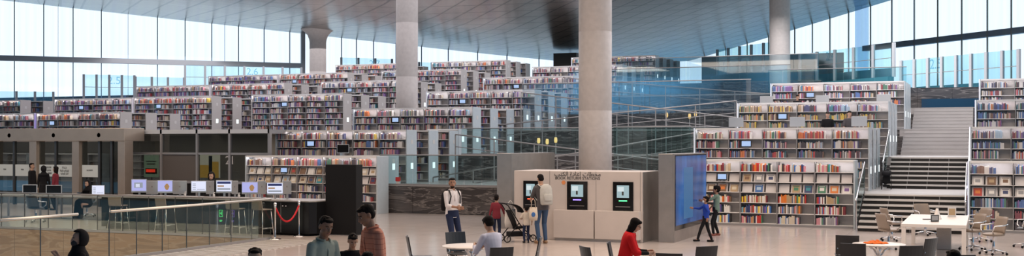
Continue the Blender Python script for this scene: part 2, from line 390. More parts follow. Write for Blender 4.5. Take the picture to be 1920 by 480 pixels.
parapet('glass_parapet', -119.5, -1, -40, 100, 4, 4.2, 1.9, M['gpar'], 'pale blue glass parapet, lowest step, at the outer left end')
parapet('glass_parapet', -119, -1, 157, 252, 4, 5.35, 2.0, M['gpar'], 'four-pane glass parapet with a pale number, left of the first tall shelves', '2.5', 214)
parapet('glass_parapet', -121, -1, 254, 345, 3, 5.35, 2.0, M['gpar'], 'pale blue glass parapet before the big left window, its panes without any number')
parapet('glass_parapet', -126, -1, 347, 565, 6, 6.4, 2.15, M['gpar'], 'six-pane glass parapet with a pale number, beside the flared round column', '2.6', 473)
parapet('glass_parapet', -127, -1, 640, 735, 3, 7.3, 2.2, M['gpar'], 'pale blue glass parapet marked 2.7 behind the highest shelves', '2.7', 702)
parapet('glass_parapet', -127, -1, 786, 880, 4, 7.3, 2.0, M['gpar'], 'pale blue glass parapet right of the slim round column')
parapet('glass_parapet', 62, 1, 1910, 1690, 8, 5.28, 1.88, M['gteal'], 'teal glass parapet above the dark marble wall', '2.5', 1756)
parapet('glass_parapet', 62, 1, 1676, 1500, 5, 6.3, 1.92, M['gteal'], 'teal glass parapet between round column and marble wall', '2.4', 1558)
parapet('glass_parapet', 62, 1, 1455, 1345, 5, 7.35, 1.9, M['gteal'], 'teal glass parapet, highest step, left of the flared column')
# solid bases carrying the stepped parapets
def pbase(c, s, px0, px1, z0, z1, m):
    P0, _ = on_diag(px0, c, s); P1, _ = on_diag(px1, c, s); L = (P1-P0).length
    S(MB().box(0, L, .12, .5, z0, z1).build('wall_parapet_base', m, loc=(P0.x, P0.y, 0), rz=math.atan2(P1.y-P0.y, P1.x-P0.x)))
pbase(62, 1, 1678, 1498, 4.2, 6.3, M['tealwall']); pbase(62, 1, 1457, 1343, 4.2, 7.35, M['tealwall'])
def pane_backing(px0, px1, z0, z1):  # teal wall added behind the glass to darken the lower part of the panes
    P0, _ = on_diag(px0, 63.5, 1); P1, _ = on_diag(px1, 63.5, 1); L = (P1-P0).length
    S(MB().box(0, L, 0, .2, z0, z1).build('wall_pane_backing', M['tealwall'], loc=(P0.x, P0.y, 0), rz=math.atan2(P1.y-P0.y, P1.x-P0.x)))
pane_backing(1912, 1688, 5.28, 5.7); pane_backing(1676, 1500, 5.28, 6.9)
# dark lift core and low walls at the far middle
b = MB(); p = at(1063, 92); b.box(-1.0, 1.0, -.5, 1.5, 6.38, 9.9); S(b.build('wall_lift_core', pmat('brown_cladding', (.16, .12, .09), .5), loc=(p.x, p.y, 0)))
b = MB(); b.box(-20.0, -9.6, 84, 84.4, 6.3, 9.1); S(b.build('wall_far_middle', M['lightwall']))

# balustrades with glass on the terrace edges
def balustrade(px0, px1, v, z, h, label, gm, npan=6, along='u', u=None, v2=None, rail=.022, railm=None, r0=0, joint=False):
    if along == 'u':
        a, _ = on_v(px0, v); c, _ = on_v(px1, v); A, B = Vector((a, v, z)), Vector((c, v, z))
    elif along == 'uu': A, B = Vector((px0, v, z)), Vector((px1, v, z))
    else: A, B = Vector((u, v, z)), Vector((u, v2, z))
    L = (B-A).length; rz = math.atan2(B.y-A.y, B.x-A.x)
    root = empty('glass_balustrade', A, rz, label, 'balustrade')
    for i in range(npan):
        MB().box(L*i/npan+.01, L*(i+1)/npan-.01, -.008, .008, 0, h).build('glass_panel', gm, root)
        if joint and i: MB().box(L*i/npan-.008, L*i/npan+.008, -.01, .01, 0, h).build('panel_joint', M['darkframe'], root)
    MB().tube([(r0, 0, h+.01), (L, 0, h+.01)], rail, 8).build('handrail', railm or M['steel'], root)
    MB().box(0, L, -.03, .03, -.001, .06).build('base_channel', M['steel'], root)
    return root
SH = pmat('bright_steel_handrail', (.80, .76, .68), .3, .6)
balustrade(0, 0, 16.0, 0, 1.05, 'front glass balustrade at the left edge, near the veiled woman', M['gfront'], 2, 'v', PITU, 18.0, .03, SH, joint=True)
balustrade(0, 0, 18.06, 0, 1.05, 'glass balustrade with pale handrail running back beside the perforated floor strip', M['gfront'], 8, 'v', PITU, PITV-.05, .03, SH, r0=.9, joint=True)
balustrade(-40, 485, PITV-.02, 0, 1.05, 'glass balustrade on the far side of the opening before the desks', M['gfront'], 11, joint=True)
balustrade(712, 1040, 36.08, 1.0, 1.1, 'glass balustrade on top of the dark marble wall', M['gbal'], 10)
balustrade(-20.3, -9.4, 42.4, 2.05, 1.1, 'glass balustrade on the second marble terrace', M['gbal'], 9, 'uu')
balustrade(-20.3, -9.5, 49.1, 3.12, 2.2, 'tall glass screen on the third marble terrace', M['gblue'], 9, 'uu')
balustrade(-20.3, -8.9, 56.1, 4.2, 2.2, 'tall glass screen on the fourth marble terrace', M['gblue'], 9, 'uu')
balustrade(-20.3, -8.6, 63.4, 5.28, 2.2, 'tall glass screen on the fifth marble terrace', M['gblue'], 9, 'uu')
balustrade(1440, 1700, 58.5, 4.2, 2.1, 'long glass screen behind the right-hand shelf terraces', M['gbal'], 9)
balustrade(1150, 1296, 37.2, 1.0, 2.1, 'tall glass screen behind the book return stations', M['gbal'], 8)
# sloping handrails of the ramps between the banks
for i, (a, za, c, zc, v, lb) in enumerate((((-20.0), 1.2, -9.6, 2.9, 39.2, 'first'), (-20, 2.9, -9.6, 1.7, 41.2, 'second'), (-20, 3.4, -9.6, 4.3, 46.5, 'third'), (-20, 4.9, -9.6, 3.6, 48.2, 'fourth'), (-20, 5.9, -9.6, 4.9, 54.5, 'fifth'))):
    root = empty('ramp_railing', (a, v, 0), 0, 'sloping steel ramp railing, %s from the front, between the shelf banks' % lb, 'railing')
    MB().tube([(0, 0, za), (c-a, 0, zc)], .03, 6).build('handrail', M['steel'], root)
    MB().tube([(0, 0, za-.5), (c-a, 0, zc-.5)], .018, 6).build('lower_rail', M['steel'], root)
    for k in range(7):
        x = (c-a)*k/6; zz = za+(zc-za)*k/6
        lev = max(l_ for l_, e_ in zip(LV, LE) if e_ <= v)
        MB().box(x-.02, x+.02, -.02, .02, lev, zz).build('post', M['steel'], root)

def gold_glint(px, py, v, z, lb):  # glowing shapes on added poles, standing in for golden reflections
    u, D = on_v(px, v); zt = zpy(py, D)-z; root = empty('glint', (u, v, z), 0, lb, 'glint', 'warm glints on the marble terraces')
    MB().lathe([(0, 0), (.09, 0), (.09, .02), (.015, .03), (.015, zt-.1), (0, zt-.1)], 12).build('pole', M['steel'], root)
    MB().lathe([(0, zt-.1), (.05, zt-.1), (.07, zt), (.05, zt+.12), (0, zt+.12)], 12).build('glint_glow', GOLD, root)
GOLD = emis('warm_glint_glow', (1.0, .62, .22), 1.4)
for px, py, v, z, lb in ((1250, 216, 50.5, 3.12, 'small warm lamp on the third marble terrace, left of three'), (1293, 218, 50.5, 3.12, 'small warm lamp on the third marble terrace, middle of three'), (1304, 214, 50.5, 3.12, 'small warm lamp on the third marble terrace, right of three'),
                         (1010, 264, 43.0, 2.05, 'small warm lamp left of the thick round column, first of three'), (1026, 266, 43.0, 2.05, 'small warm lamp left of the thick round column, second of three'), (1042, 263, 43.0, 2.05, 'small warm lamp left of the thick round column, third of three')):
    gold_glint(px, py, v, z, lb)
# ------------------------------------------------------------------ stairs
def flight(v0, z0, n, rise, going, u0, u1, open_, label):
    root = empty('staircase_flight', ((u0+u1)/2, v0, z0), 0, label, 'stairs')
    w = (u1-u0)/2
    if open_:
        for i in range(n):
            MB().box(-w, w, i*going-.04, (i+1)*going+.04, (i+1)*rise-.05, (i+1)*rise).build('tread', M['nosing'], root)
            MB().box(-w, w, i*going+.03, (n)*going, i*rise, (i+1)*rise-.051).build('riser', M['riser'], root)
        for k in range(1, 4):
            b = MB()
            x = -w+2*w*k/4
            for i in range(n): b.box(x-.01, x+.01, i*going+.01, i*going+.035, i*rise, (i+1)*rise-.05)
            b.build('riser_joint', M['steel'], root)
    else:
        for i in range(n): MB().box(-w, w, i*going, n*going, i*rise, (i+1)*rise-.03).box(-w, w, i*going-.02, n*going, (i+1)*rise-.029, (i+1)*rise-.002).build('step', M['stairstone'], root)
    return root
SU0, SU1 = -3.15, -.6
flight(33.68, 0, 7, 1/7, .33, -3.45, SU1, True, 'lowest stair flight with dark risers between the shelf banks')
flight(39.98, 1.0, 7, 1.05/7, .33, SU0, SU1, True, 'second stair flight with dark risers above the landing')
flight(46.68, 2.05, 7, 1.07/7, .33, SU0, SU1, False, 'third stair flight of solid pale stone')
flight(53.68, 3.12, 7, 1.08/7, .33, SU0, SU1, False, 'topmost stair flight of solid pale stone below the marble wall')
# landings in pale stone
for z_, va, vb, f0 in ((1.0, 35.995, 39.98, 36.0), (2.05, 42.295, 46.68, 42.3), (3.12, 48.995, 53.68, 49.0), (4.2, 55.995, 58.9, 56.0)):
    S(MB().box(SU0-.2, SU1, va, vb, z_-.3, z_+.006).build('floor_landing', M['stairstone']))
for (u, lb) in ((-3.49, 'left'), (SU1+.04, 'right')):
    for (va, za, vb, zb, nm) in ((33.7, 0, 36.0, 1.0, 'lowest'), (40.0, 1.0, 42.3, 2.05, 'second')):
        if nm == 'second' and lb == 'left': u = -3.26
        root = empty('stair_handrail', (u, va, za), 0, 'steel handrail with glass on the %s side of the %s stair flight' % (lb, nm), 'handrail')
        MB().tube([(0, -.2, .9), (0, 0, .95), (0, vb-va, zb-za+.95)], .03, 8).build('rail', M['chrome'], root)
        MB().box(-.02, .02, -.02, .02, 0, .95).build('post', M['chrome'], root)
        MB().add([(0, 0, .2), (0, vb-va, zb-za+.2), (0, vb-va, zb-za+.9), (0, 0, .9), (.012, 0, .2), (.012, vb-va, zb-za+.2), (.012, vb-va, zb-za+.9), (.012, 0, .9)],
                 [(0, 1, 2, 3), (7, 6, 5, 4), (0, 4, 5, 1), (1, 5, 6, 2), (2, 6, 7, 3), (3, 7, 4, 0)]).build('glass_panel', M['gbal'], root)
        MB().box(-.02, .02, vb-va-.02, vb-va+.02, zb-za, zb-za+.95).build('post', M['chrome'], root)

# ------------------------------------------------------------------ bookcases and books
BOOKS = MB(); IND = [0]
ORD = ['first', 'second', 'third', 'fourth', 'fifth', 'sixth', 'seventh', 'eighth', 'ninth', 'tenth', 'eleventh', 'twelfth', 'thirteenth', 'fourteenth', 'fifteenth', 'sixteenth', 'seventeenth',
       'eighteenth', 'nineteenth', 'twentieth', 'twenty-first', 'twenty-second', 'twenty-third', 'twenty-fourth', 'twenty-fifth', 'twenty-sixth', 'twenty-seventh', 'twenty-eighth']
def one_book(x, y, z, w, d, h, ci, case_lb, bay, row, n, run=None):
    """hardback: covers and spine wrapped round a page block, spine to the front (-y)"""
    b = MB(); t = .003
    b.box(-w/2, -w/2+t, 0, d, 0, h, 0); b.box(w/2-t, w/2, 0, d, 0, h, 0); b.box(-w/2+t, w/2-t, 0, t, 0, h, 0)
    b.box(-w/2+t, w/2-t, t, d-.005, .004, h-.006, 1)
    o = b.build('book', [PM[ci], PAGES], loc=(x, y, z))
    tag(o, '%s book, %s from left, %s shelf, %s bay, %s' % (PN[ci], ORD[min(n, 27)], ORD[row], ORD[bay], case_lb), 'book', 'books on the '+case_lb)
    IND[0] += 1
def fill_row(x0, x1, y, z, bay, row, case_lb, indiv, pal='mix', frac=None, thick=1.0, tall=.25, shade=None):
    frac = frac if frac is not None else R.uniform(.58, .88); end = x0+(x1-x0)*frac; x = x0+.02; n = 0
    wts = PW[pal]; run_c = None; run_n = 0
    base = R.uniform(.19, tall)
    while x < end:
        hit = [a for a in AVOID if abs(a[1]-y) < .2 and abs(a[2]-z) < .1 and a[0]-.21 < x+.05 and x < a[0]+.20]
        if hit: x = hit[0][0]+.21; continue
        if run_n <= 0 and R.random() < .07: run_c = R.choices(range(len(PN)), wts)[0]; run_n = R.randint(2, 5); base = R.uniform(.19, tall)
        ci = run_c if run_n > 0 else R.choices(range(len(PN)), wts)[0]; run_n -= 1
        w = R.uniform(.024, .050)*thick; h = min(tall+.01, base+R.uniform(-.04, .035)); d = R.uniform(.15, .19)
        yy = y+R.uniform(0, .015)
        if indiv and IND[0] < 300: one_book(x+w/2, yy, z, w, d, h, ci, case_lb, bay, row, n)
        else: BOOKS.box(x, x+w-.002, yy, yy+d, z, z+h, ci)
        x += w; n += 1
LEVEL = .318
cover_mats = {}
def displayed_book(x, y, z, w, h, cols, label, group):
    b = MB(); b.box(-w/2, w/2, 0, .022, 0, h, 0)
    b.box(-w/2+.004, w/2-.001, .003, .019, .001, h+.001, 2)
    iw, ih = w*.30, h*.26
    b.box(-iw, iw, -.002, .001, h*.30, h*.30+2*ih*.8, 1); b.box(-w*.4, w*.4, -.0015, .001, h*.84, h*.92, 1)
    o = b.build('displayed_book', [PM[PIX[cols[0]]], PM[PIX[cols[1]]], PAGES], loc=(x, y, z)); o.rotation_euler = (-.38, 0, 0)
    return tag(o, label, 'book', group)
def screen(x, y, z, label, w=.36, h=.24, back=False, on=True, name='catalogue_screen', stand=.1, cat='screen', group=None, rz=0):
    root = empty(name, (x, y, z), rz, label, cat, group); s_ = 1
    MB().box(-w/2, w/2, 0, .03, stand, stand+h).build('casing', M['alu'] if name != 'catalogue_screen' else M['gloss'], root, bevel=.004)
    if not back: MB().box(-w/2+.018, w/2-.018, -.003, 0, stand+.03, stand+h-.015).build('display', SCR if on else M['gloss'], root)
    MB().box(-.03, .03, .03, .045, .01, stand+h*.5).build('stand', M['alu'], root); MB().box(-.1, .1, -.04, .1, 0, .012).build('foot', M['alu'], root)
    return root
SCR = emis('screen_image', (.45, .62, .95), .9)
def bookcase(u0, u1, v, z, label, short, rows, nb, indiv=False, pals=None, group=None, books='all', h=2.05, covers=None, led=True, endm='endpanel', sign=True, depth=.8, purple=False, thick=1.0, fr=None, pan='both', side=False):
    w = u1-u0; cx = (u0+u1)/2
    root = empty('bookcase', (cx, v, z), 0, label, 'bookcase', group)
    hw = w/2; t = .03; nl = len(rows)
    for sgn, nm in ((-1, 'l'), (1, 'r')):
        e = MB().box(min(sgn*hw, sgn*(hw-.045)), max(sgn*hw, sgn*(hw-.045)), -.02, depth, 0, h).build('end_panel', M[endm], root, bevel=.004)
        if sgn > 0 and sign:
            MB().box(hw, hw+.01, depth*.38, depth*.62, .55, .78).build('lit_sign', M['sign'], e)
            MB().box(hw, hw+.008, depth*.38, depth*.6, h*.74, h*.74+.16).build('label_plate', M['plastic'], e)
    MB().box(-hw+.045, hw-.045, 0, depth, h-.035, h+.005).box(-hw+.045, hw-.045, -.004, .012, h-.055, h-.0351).build('top_board', M['white'], root)
    MB().box(-hw+.045, hw-.045, depth/2-.01, depth/2+.01, .08, h-.035).build('back_panel', M['offwhite'], root)
    MB().box(-hw+.045, hw-.045, .02, depth-.02, 0, .08).build('plinth', M['steel'], root)
    bw = (w-.09)/nb
    for k in range(1, nb):
        x = -hw+.045+bw*k; MB().box(x-.014, x+.014, 0, depth/2-.01, .08, h-.036).build('upright', M['steel'], root)
    if led:
        MB().box(-hw+.06, hw-.06, .016, .05, h-.048, h-.036).build('light_strip', M['led'], root)
        MB().box(-hw-.012, -hw, .0, .05, .1, h).build('light_strip', M['ledpurple'] if purple else M['ledside'], root)
    for r_ in range(nl):
        zs = h-.045-LEVEL*(r_+1)
        if zs < .07: zs = .085
        MB().box(-hw+.045, hw-.045, .01, depth/2-.01, zs-.012, zs+.006).build('shelf', M['white'], root)
        kind = rows[r_]
        for k in range(nb):
            x0, x1 = cx-hw+.045+bw*k+.02, cx-hw+.045+bw*(k+1)-.02
            if kind == 'D':
                nslot = 3 if (x1-x0) > .9 else 2; sw = (x1-x0)/nslot
                for q in range(nslot):
                    xc = x0+sw*(q+.5)
                    bd = MB().box(-sw*.43, sw*.43, 0, .008, 0, .265).build('display_board', M['offwhite'], root, loc=(xc-cx, .075, zs+.008)); bd.rotation_euler = (-.38, 0, 0)
                    cv = covers.get((k, r_, q)) if covers else None
                    if cv == 'screen': screen(xc, v+.0, z+zs+.008, 'lit catalogue screen on %s shelf of the %s' % (ORD[r_], short), .30, .2, stand=.04)
                    elif cv: displayed_book(xc, v+.045, z+zs+.008, sw*.62, .235, cv, '%s-and-%s cover, %s place, %s shelf, %s bay, %s' % (cv[0].replace(' ', '-'), cv[1].replace(' ', '-'), ORD[q], ORD[r_], ORD[k], short), 'face-out books on the '+short)
            elif kind == 'B' and (books == 'all' or (books == 'right' and k >= nb-2)):
                pal = (pals or {}).get((k, r_), (pals or {}).get(r_, 'mix'))
                fill_row(x0, x1, v+.03, z+zs+.0062, k, r_, short, indiv, pal, fr, thick)
    return root
AVOID = []; TN = ['ground', 'first', 'second', 'third', 'fourth', 'fifth', 'sixth']
# catalogue screens inside the shelves
for px, py, v, lv in ((582, 267, 37.8, 1), (741, 221, 43.8, 2), (867, 187, 51, 3), (1399, 268, 37.8, 1), (1467, 219, 43.8, 2), (1519, 181, 50, 3), (655, 169, 58, 4), (97, 227, 43.8, 2), (152, 199, 51, 3), (297, 195, 51, 3), (533, 193, 51, 3), (968, 158, 58, 4), (552, 149, 65.4, 5)):
    u, D = on_v(px, v); zz = zpy(py, D)-.13
    lvls = [LV[lv]+2.05-.045-LEVEL*(r_+1)+.008 for r_ in range(6)]
    zs = min(lvls, key=lambda q: abs(q-zz))
    AVOID.append((u, v+.03, zs))
    screen(u, v+.012, zs, 'small lit catalogue screen on a shelf, %s terrace, %s' % (TN[lv], {582: 'above the black counter', 741: 'nearest block to the middle', 867: 'nearest block to the middle', 1399: 'right of the blue screen', 1467: 'among olive bindings', 1519: 'above the olive bindings', 655: 'second block from the middle', 97: 'third block from the middle', 152: 'fourth block from the middle', 297: 'third block from the middle', 533: 'second block from the middle', 968: 'nearest block to the middle', 552: 'third block from the middle'}[px]), .34, .22, stand=.03)
# right-hand bank, front bookcases
cv1 = {(0, 1, 1): 'screen', (1, 1, 0): ('tan', 'brown'), (1, 1, 1): ('grey', 'white'), (1, 1, 2): ('white', 'navy'), (0, 2, 0): ('brown', 'cream'), (0, 2, 1): ('brown', 'orange'), (0, 2, 2): ('tan', 'cream'),
       (1, 2, 1): ('blue', 'pale blue'), (1, 1, 3): ('navy', 'white'), (2, 2, 1): ('tan', 'green'), (2, 2, 2): ('navy', 'teal'), (3, 2, 0): ('green', 'white'), (3, 2, 1): ('orange', 'cream'), (3, 2, 2): ('white', 'purple')}
bookcase(-8.2, -3.62, 34.6, 0, 'long white bookcase on the hall floor, right of the blue screen', 'long case beyond blue screen', 'BDDBBB', 4, True, {5: 'mix', 3: 'warm', 0: 'warm'}, covers=cv1, sign=False, h=2.03)
cv2 = {(0, 1, 0): ('white', 'grey'), (0, 1, 1): ('brown', 'tan'), (0, 1, 2): ('white', 'brown'), (0, 2, 0): ('red', 'orange'), (0, 2, 1): ('grey', 'white'), (0, 2, 2): ('white', 'navy'), (1, 2, 0): ('white', 'grey'), (1, 2, 2): ('cream', 'teal')}
bookcase(-.5, 4.1, 34.6, 0, 'white bookcase on the hall floor at the right edge, beyond the stairs', 'case beyond stairs', 'BDDBBB', 4, True, {0: 'blue', 3: 'blue'}, covers=cv2, sign=False, h=2.03)
TN = ['ground', 'first', 'second', 'third', 'fourth', 'fifth', 'sixth']
RG = ['front range', 'second range', 'third range', 'fourth range']
def bank(lv, v, u0, u1, nb, where, nr, rows='BBBBBB', pal=None, low=True, sp=1.8, endm='endpanel', purple=False, grp=None, thick=.92):
    for i in range(nr):
        sh = '%s, %s terrace, %s' % (RG[i], TN[lv], where)
        bookcase(u0, u1, v+sp*i, LV[lv], 'white metal bookcase, %s' % sh, sh, rows, nb, False, pal, None, 'all' if i == 0 else 'right', led=(i == 0), endm=endm, purple=purple and i == 0, thick=thick)
    if low:
        w_ = 'low bookcase, %s terrace, %s' % (TN[lv], where)
        bookcase(u1-1.5, u1, v-1.45, LV[lv], 'white '+w_, w_, 'BBB', 1, False, None, None, 'all', h=1.08, led=False, thick=thick)
RB = 'between stairs and glass screens'
bank(1, 37.8, -9.25, -3.5, 5, RB, 3, pal={0: 'warm', 1: 'mix', 2: 'dark'}, low=False, sp=1.5)
bank(2, 43.8, -9.0, -3.35, 5, RB, 3, pal={0: 'olive', 1: 'olive', 2: 'olive', (3, 0): 'violet', (4, 0): 'violet', (2, 0): 'blue'}, low=False, sp=1.5)
bank(3, 50.0, -8.8, -3.2, 5, RB, 3, pal={0: 'mix', (0, 0): 'violet', (1, 0): 'warm'}, low=False, sp=1.5)
RR = 'right of the stairs'
bank(1, 37.8, -.5, 4.1, 4, RR, 1, pal={0: 'mix', 1: 'blue'}, low=False)
bank(2, 43.8, -.4, 4.8, 4, RR, 1, pal={0: 'blue', 1: 'blue'}, low=False)
bank(3, 50.0, -.3, 4.9, 4, RR, 1, pal={0: 'mix', 1: 'mix'}, low=False)
# left-hand bank
cv3 = {}
for k in range(5):
    for r_ in (1, 2):
        for q in range(3):
            if R.random() < .72: cv3[(k, r_, q)] = (R.choice(['cream', 'grey', 'brown', 'teal', 'tan', 'pale blue', 'maroon', 'white']), R.choice(['white', 'navy', 'brown', 'red', 'tan', 'cream']))
cv3[(1, 1, 1)] = 'screen'
ua, _ = on_v(460, 35.0); ub, _ = on_v(708, 35.0)
bookcase(ua, ub, 35.0, 0, 'white bookcase on the hall floor behind the black counter', 'case behind the black counter', 'BDDBBB', 5, False, {0: 'warm'}, covers=cv3, sign=False, h=2.07)
B1, B2, B3, B4, B5 = (-26.4, -20.4), (-37.2, -31.3), (-45.35, -39.8), (-51.4, -45.5), (-60, -54.1)
for lv, v in ((1, 37.8), (2, 43.8), (3, 51.0), (4, 58.0), (5, 65.4), (6, 72.7)):
    bank(lv, v, B1[0], B1[1], 5, 'nearest block to the middle', 3 if lv < 6 else 4, pal={0: 'mix', 1: 'mix'}, low=lv < 4, sp=1.85)
for lv, v in ((3, 51.0), (4, 58.0), (5, 65.4), (6, 72.7)):
    bank(lv, v, B2[0], B2[1], 5, 'second block from the middle', 3, pal={0: 'mix', (0, 0): 'blue'}, low=False, sp=1.85, endm='endwarm', thick=1.0)
for lv, v in ((2, 43.8), (3, 51.0), (4, 58.0), (5, 65.4), (6, 72.7)):
    bank(lv, v, B3[0], B3[1], 4, 'third block from the middle', 3, low=False, sp=1.85, endm='endwarm', purple=lv == 2, pal={0: 'warm', 1: 'mix'}, thick=1.0)
for lv, v in ((2, 43.8), (3, 51.0), (4, 58.0), (5, 65.4)):
    bank(lv, v, B4[0], B4[1], 4, 'fourth block from the middle', 1, low=False, endm='endwarm', purple=lv in (3, 4), pal={0: 'mix', 1: 'violet'} if lv > 2 else None, thick=1.0)
for lv, v in ((3, 51.0),):
    bank(lv, v, B5[0], B5[1], 4, 'outermost left block', 2, low=False, endm='endwarm', thick=1.0)
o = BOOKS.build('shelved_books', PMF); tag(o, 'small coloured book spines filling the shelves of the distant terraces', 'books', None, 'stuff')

root = empty('lectern', at(643, 42.4, 1.0), 0, 'small grey lectern desk on the first terrace behind the partition', 'lectern'); MB().box(-.3, .3, -.2, .2, 1.0, 1.04).build('top', M['ctop'], root); MB().box(-.25, .25, -.15, .15, 0, 1.0).build('body', M['steel'], root)
screen(at(643, 42.4).x, at(643, 42.4).y, 2.041, 'dark desktop monitor above the black partition', .46, .33, on=False, name='desktop_monitor', stand=.12, cat='monitor', rz=YAW*D2R)
# study desks with computers on the right-hand terraces
def mon_back(px, v, z, label): 
    u, D = on_v(px, v); return screen(u, v, z, label, .56, .36, back=True, name='desktop_monitor', stand=.09, cat='monitor')
for v, z, px0, px1, pxs, nm in ((42.8, 2.05, 1370, 1636, (1380, 1495, 1611), 'second'), (49.3, 3.12, 1430, 1672, (1437, 1542, 1657), 'third')):
    a, _ = on_v(px0, v); c, _ = on_v(px1, v)
    root = empty('study_counter', ((a+c)/2, v, z), 0, 'long white study counter at the front of the %s terrace' % nm, 'counter'); w = (c-a)/2
    MB().box(-w, w, -.26, .26, .98, 1.02).build('counter_top', M['tablewhite'], root)
    for sx_ in (-w+.1, 0, w-.1): MB().box(sx_-.03, sx_+.03, -.22, .22, 0, .98).build('leg', M['white'], root)
    for i, px in enumerate(pxs): mon_back(px, v, z+1.021, 'back of a pale desktop monitor, %s from left, %s terrace study counter' % (ORD[i], nm))

# ------------------------------------------------------------------ entrance portal and glazed office under the left terraces
def portal():
    v = 34.6; a, _ = on_v(-40, v); c, _ = on_v(233, v); root = empty('entrance_portal', (c, v, 0), 0, 'bronze entrance portal with glass doors at the far left', 'entrance'); L = c-a
    MB().box(-L, 0, 0, 1.15, 2.62, 3.14).build('header', M['bronze'], root, bevel=.02)
    MB().box(-L, -1.45, 1.3, 7.2, 2.9, 3.1).build('roof', M['bronze'], root)
    def X(px): return on_v(px, v)[0]-c
    for p0, p1 in ((-22, -12), (54, 67), (134, 147), (220, 233)):
        MB().box(X(p0), X(p1), .02, .5, 0, 2.62).build('pillar', M['bronze'], root, bevel=.01)
    for px in (22, 100, 182, 205):
        MB().box(X(px)-.05, X(px)+.05, .1, .22, 0, 2.62).build('door_stile', M['darkframe'], root)
    for i, (p0, p1) in enumerate(((-12, 22), (22, 54), (67, 100), (100, 134), (147, 182), (182, 205), (205, 220))):
        d = MB().box(X(p0)+.06, X(p1)-.06, .14, .16, .05, 2.6).build('door_pane', M['goff'], root)
        if i < 5:
            MB().box(X(p0)+.07, X(p1)-.07, .118, .132, 1.18, 1.66).build('frosted_band', M['frost'], d)
            xm = (X(p0)+X(p1))/2
            if i == 2:
                for k, tx in enumerate(('THANK YOU FOR', 'VISITING QATAR', 'NATIONAL LIBRARY')):
                    text(tx, .10, M['ink'], d, (xm, .11, 1.55-.12*k), (math.pi/2, 0, 0), sx=.62)
            elif i == 3:
                for k, tx in enumerate(('\uFEDF\uFE8E \uFE8D\uFEAD\uFEDC\uFEB7', '\uFE94\uFE92\uFE98\uFEDC\uFEE3 \uFEE2\uFEDB\uFE97\uFEAD\uFE8E\uFEF3\uFEB0\uFEDF', '\uFE94\uFEF4\uFEE8\uFEC3\uFEEE\uFEDF\uFE8D \uFEAE\uFEC4\uFED7')):
                    text(tx, .11, M['ink'], d, (xm, .11, 1.55-.12*k), (math.pi/2, 0, 0), sx=.8)
            else: text('NO ENTRY' if i == 4 else 'PUSH', .08, M['ink'], d, (xm, .11, 1.45), (math.pi/2, 0, 0), sx=.8)
    for px in (17, 100, 185):
        MB().lathe([(0, -.02), (.07, -.02), (.09, 0)], 12).build('downlight', M['black'], root, loc=(X(px), .0, 2.86)).rotation_euler = (math.pi/2, 0, 0)
portal()
def office():
    v = 35.9; a, _ = on_v(233, v); c = OFU+.9; root = empty('office_front', (a, v, 0), 0, 'black framed office glazing with grey panel behind the counter', 'glazing')
    def X(px): return on_v(px, v)[0]-a
    L = X(506)
    zt = 3.08; zm = 2.12
    MB().box(0, L, -.05, .12, zt-.16, zt).build('head_rail', M['greybeam'], root)
    MB().box(0, L, -.03, .1, zm-.03, zm+.05).build('transom', M['steel'], root)
    MB().box(0, L, -.03, .1, .95, 1.05).build('sill', M['steel'], root)
    MB().box(0, L, 0, .08, 0, .95).build('lower_panel', M['black'], root)
    pxs = (233, 303, 370, 431, 505)
    for px in pxs: MB().box(X(px)-.045, X(px)+.045, -.05, .1, 0, zt).build('mullion', M['steel'], root)
    for p0, p1 in zip(pxs, pxs[1:]):
        MB().box(X(p0)+.05, X(p1)-.05, .03, .045, zm+.05, zt-.16).build('glass_pane', M['goff'], root)
        if p0 == 303: MB().box(X(p0)+.05, X(p1)-.05, .02, .05, 1.05, zm-.03).build('grey_panel', pmat('grey_brown_panel', (.11, .095, .085), .5), root)
        else: MB().box(X(p0)+.05, X(p1)-.05, .03, .045, 1.05, zm-.03).build('glass_pane', M['goff'], root)
    text('21', .46, M['endwarm'], root, (X(432), -.02, 1.86), (math.pi/2, 0, 0), 'level_number')
    return a
oa = office()
S(MB().box(-95, OFU, 41.9, 42.2, 0, 3.1).build('wall_office_back', M['lightwall']))
S(MB().box(oa+.1, OFU+1.0, 36.1, 42.25, 2.92, 3.08).build('ceiling_office', M['steel']))
def poster(px0, px1, py0, py1, v, bgc, parts, label):
    a, D = on_v(px0, v); c, _ = on_v(px1, v); z1 = zpy(py0, D); z0 = zpy(py1, D)
    root = empty('poster', ((a+c)/2, v, z0), 0, label, 'poster'); w = (c-a)/2; h = z1-z0
    MB().box(-w, w, 0, .03, 0, h).build('board', bgc, root)
    for (x0, x1, y0, y1, m) in parts: MB().box(-w+2*w*x0, -w+2*w*x1, -.004, .001, h*y0, h*y1).build('print', m, root)
    MB().box(-.02, .02, .02, .05, -z0+.002, 0).build('stand', M['steel'], root)
GP = emis('emissive_green_poster', (.42, .55, .36), .5); YP = emis('emissive_yellow_poster', (.75, .42, .06), .7); WP = emis('emissive_pale_poster', (.75, .68, .5), .8)  # poster materials set to emit their own colour
poster(270, 297, 291, 332, 36.6, GP, [(.15, .85, .7, .74, M['ink']), (.2, .8, .58, .62, M['ink']), (.1, .9, .15, .4, M['black'])], 'green poster behind the office glazing, left of the grey panel')
poster(371, 412, 290, 333, 36.6, WP, [(0, .5, 0, .55, YP), (.5, .66, .1, .95, M['navyglass']), (.66, .95, .0, .7, YP)], 'yellow and cream poster behind the office glazing, right of the grey panel')
u, D = on_v(280, 36.4); tag(MB().box(-.22, .22, 0, .04, 0, .12).build('exit_light', emis('red_light', (1, .05, .02), 2), loc=(u, 36.45, zpy(323, D))), 'small red lit sign below the green poster', 'sign')
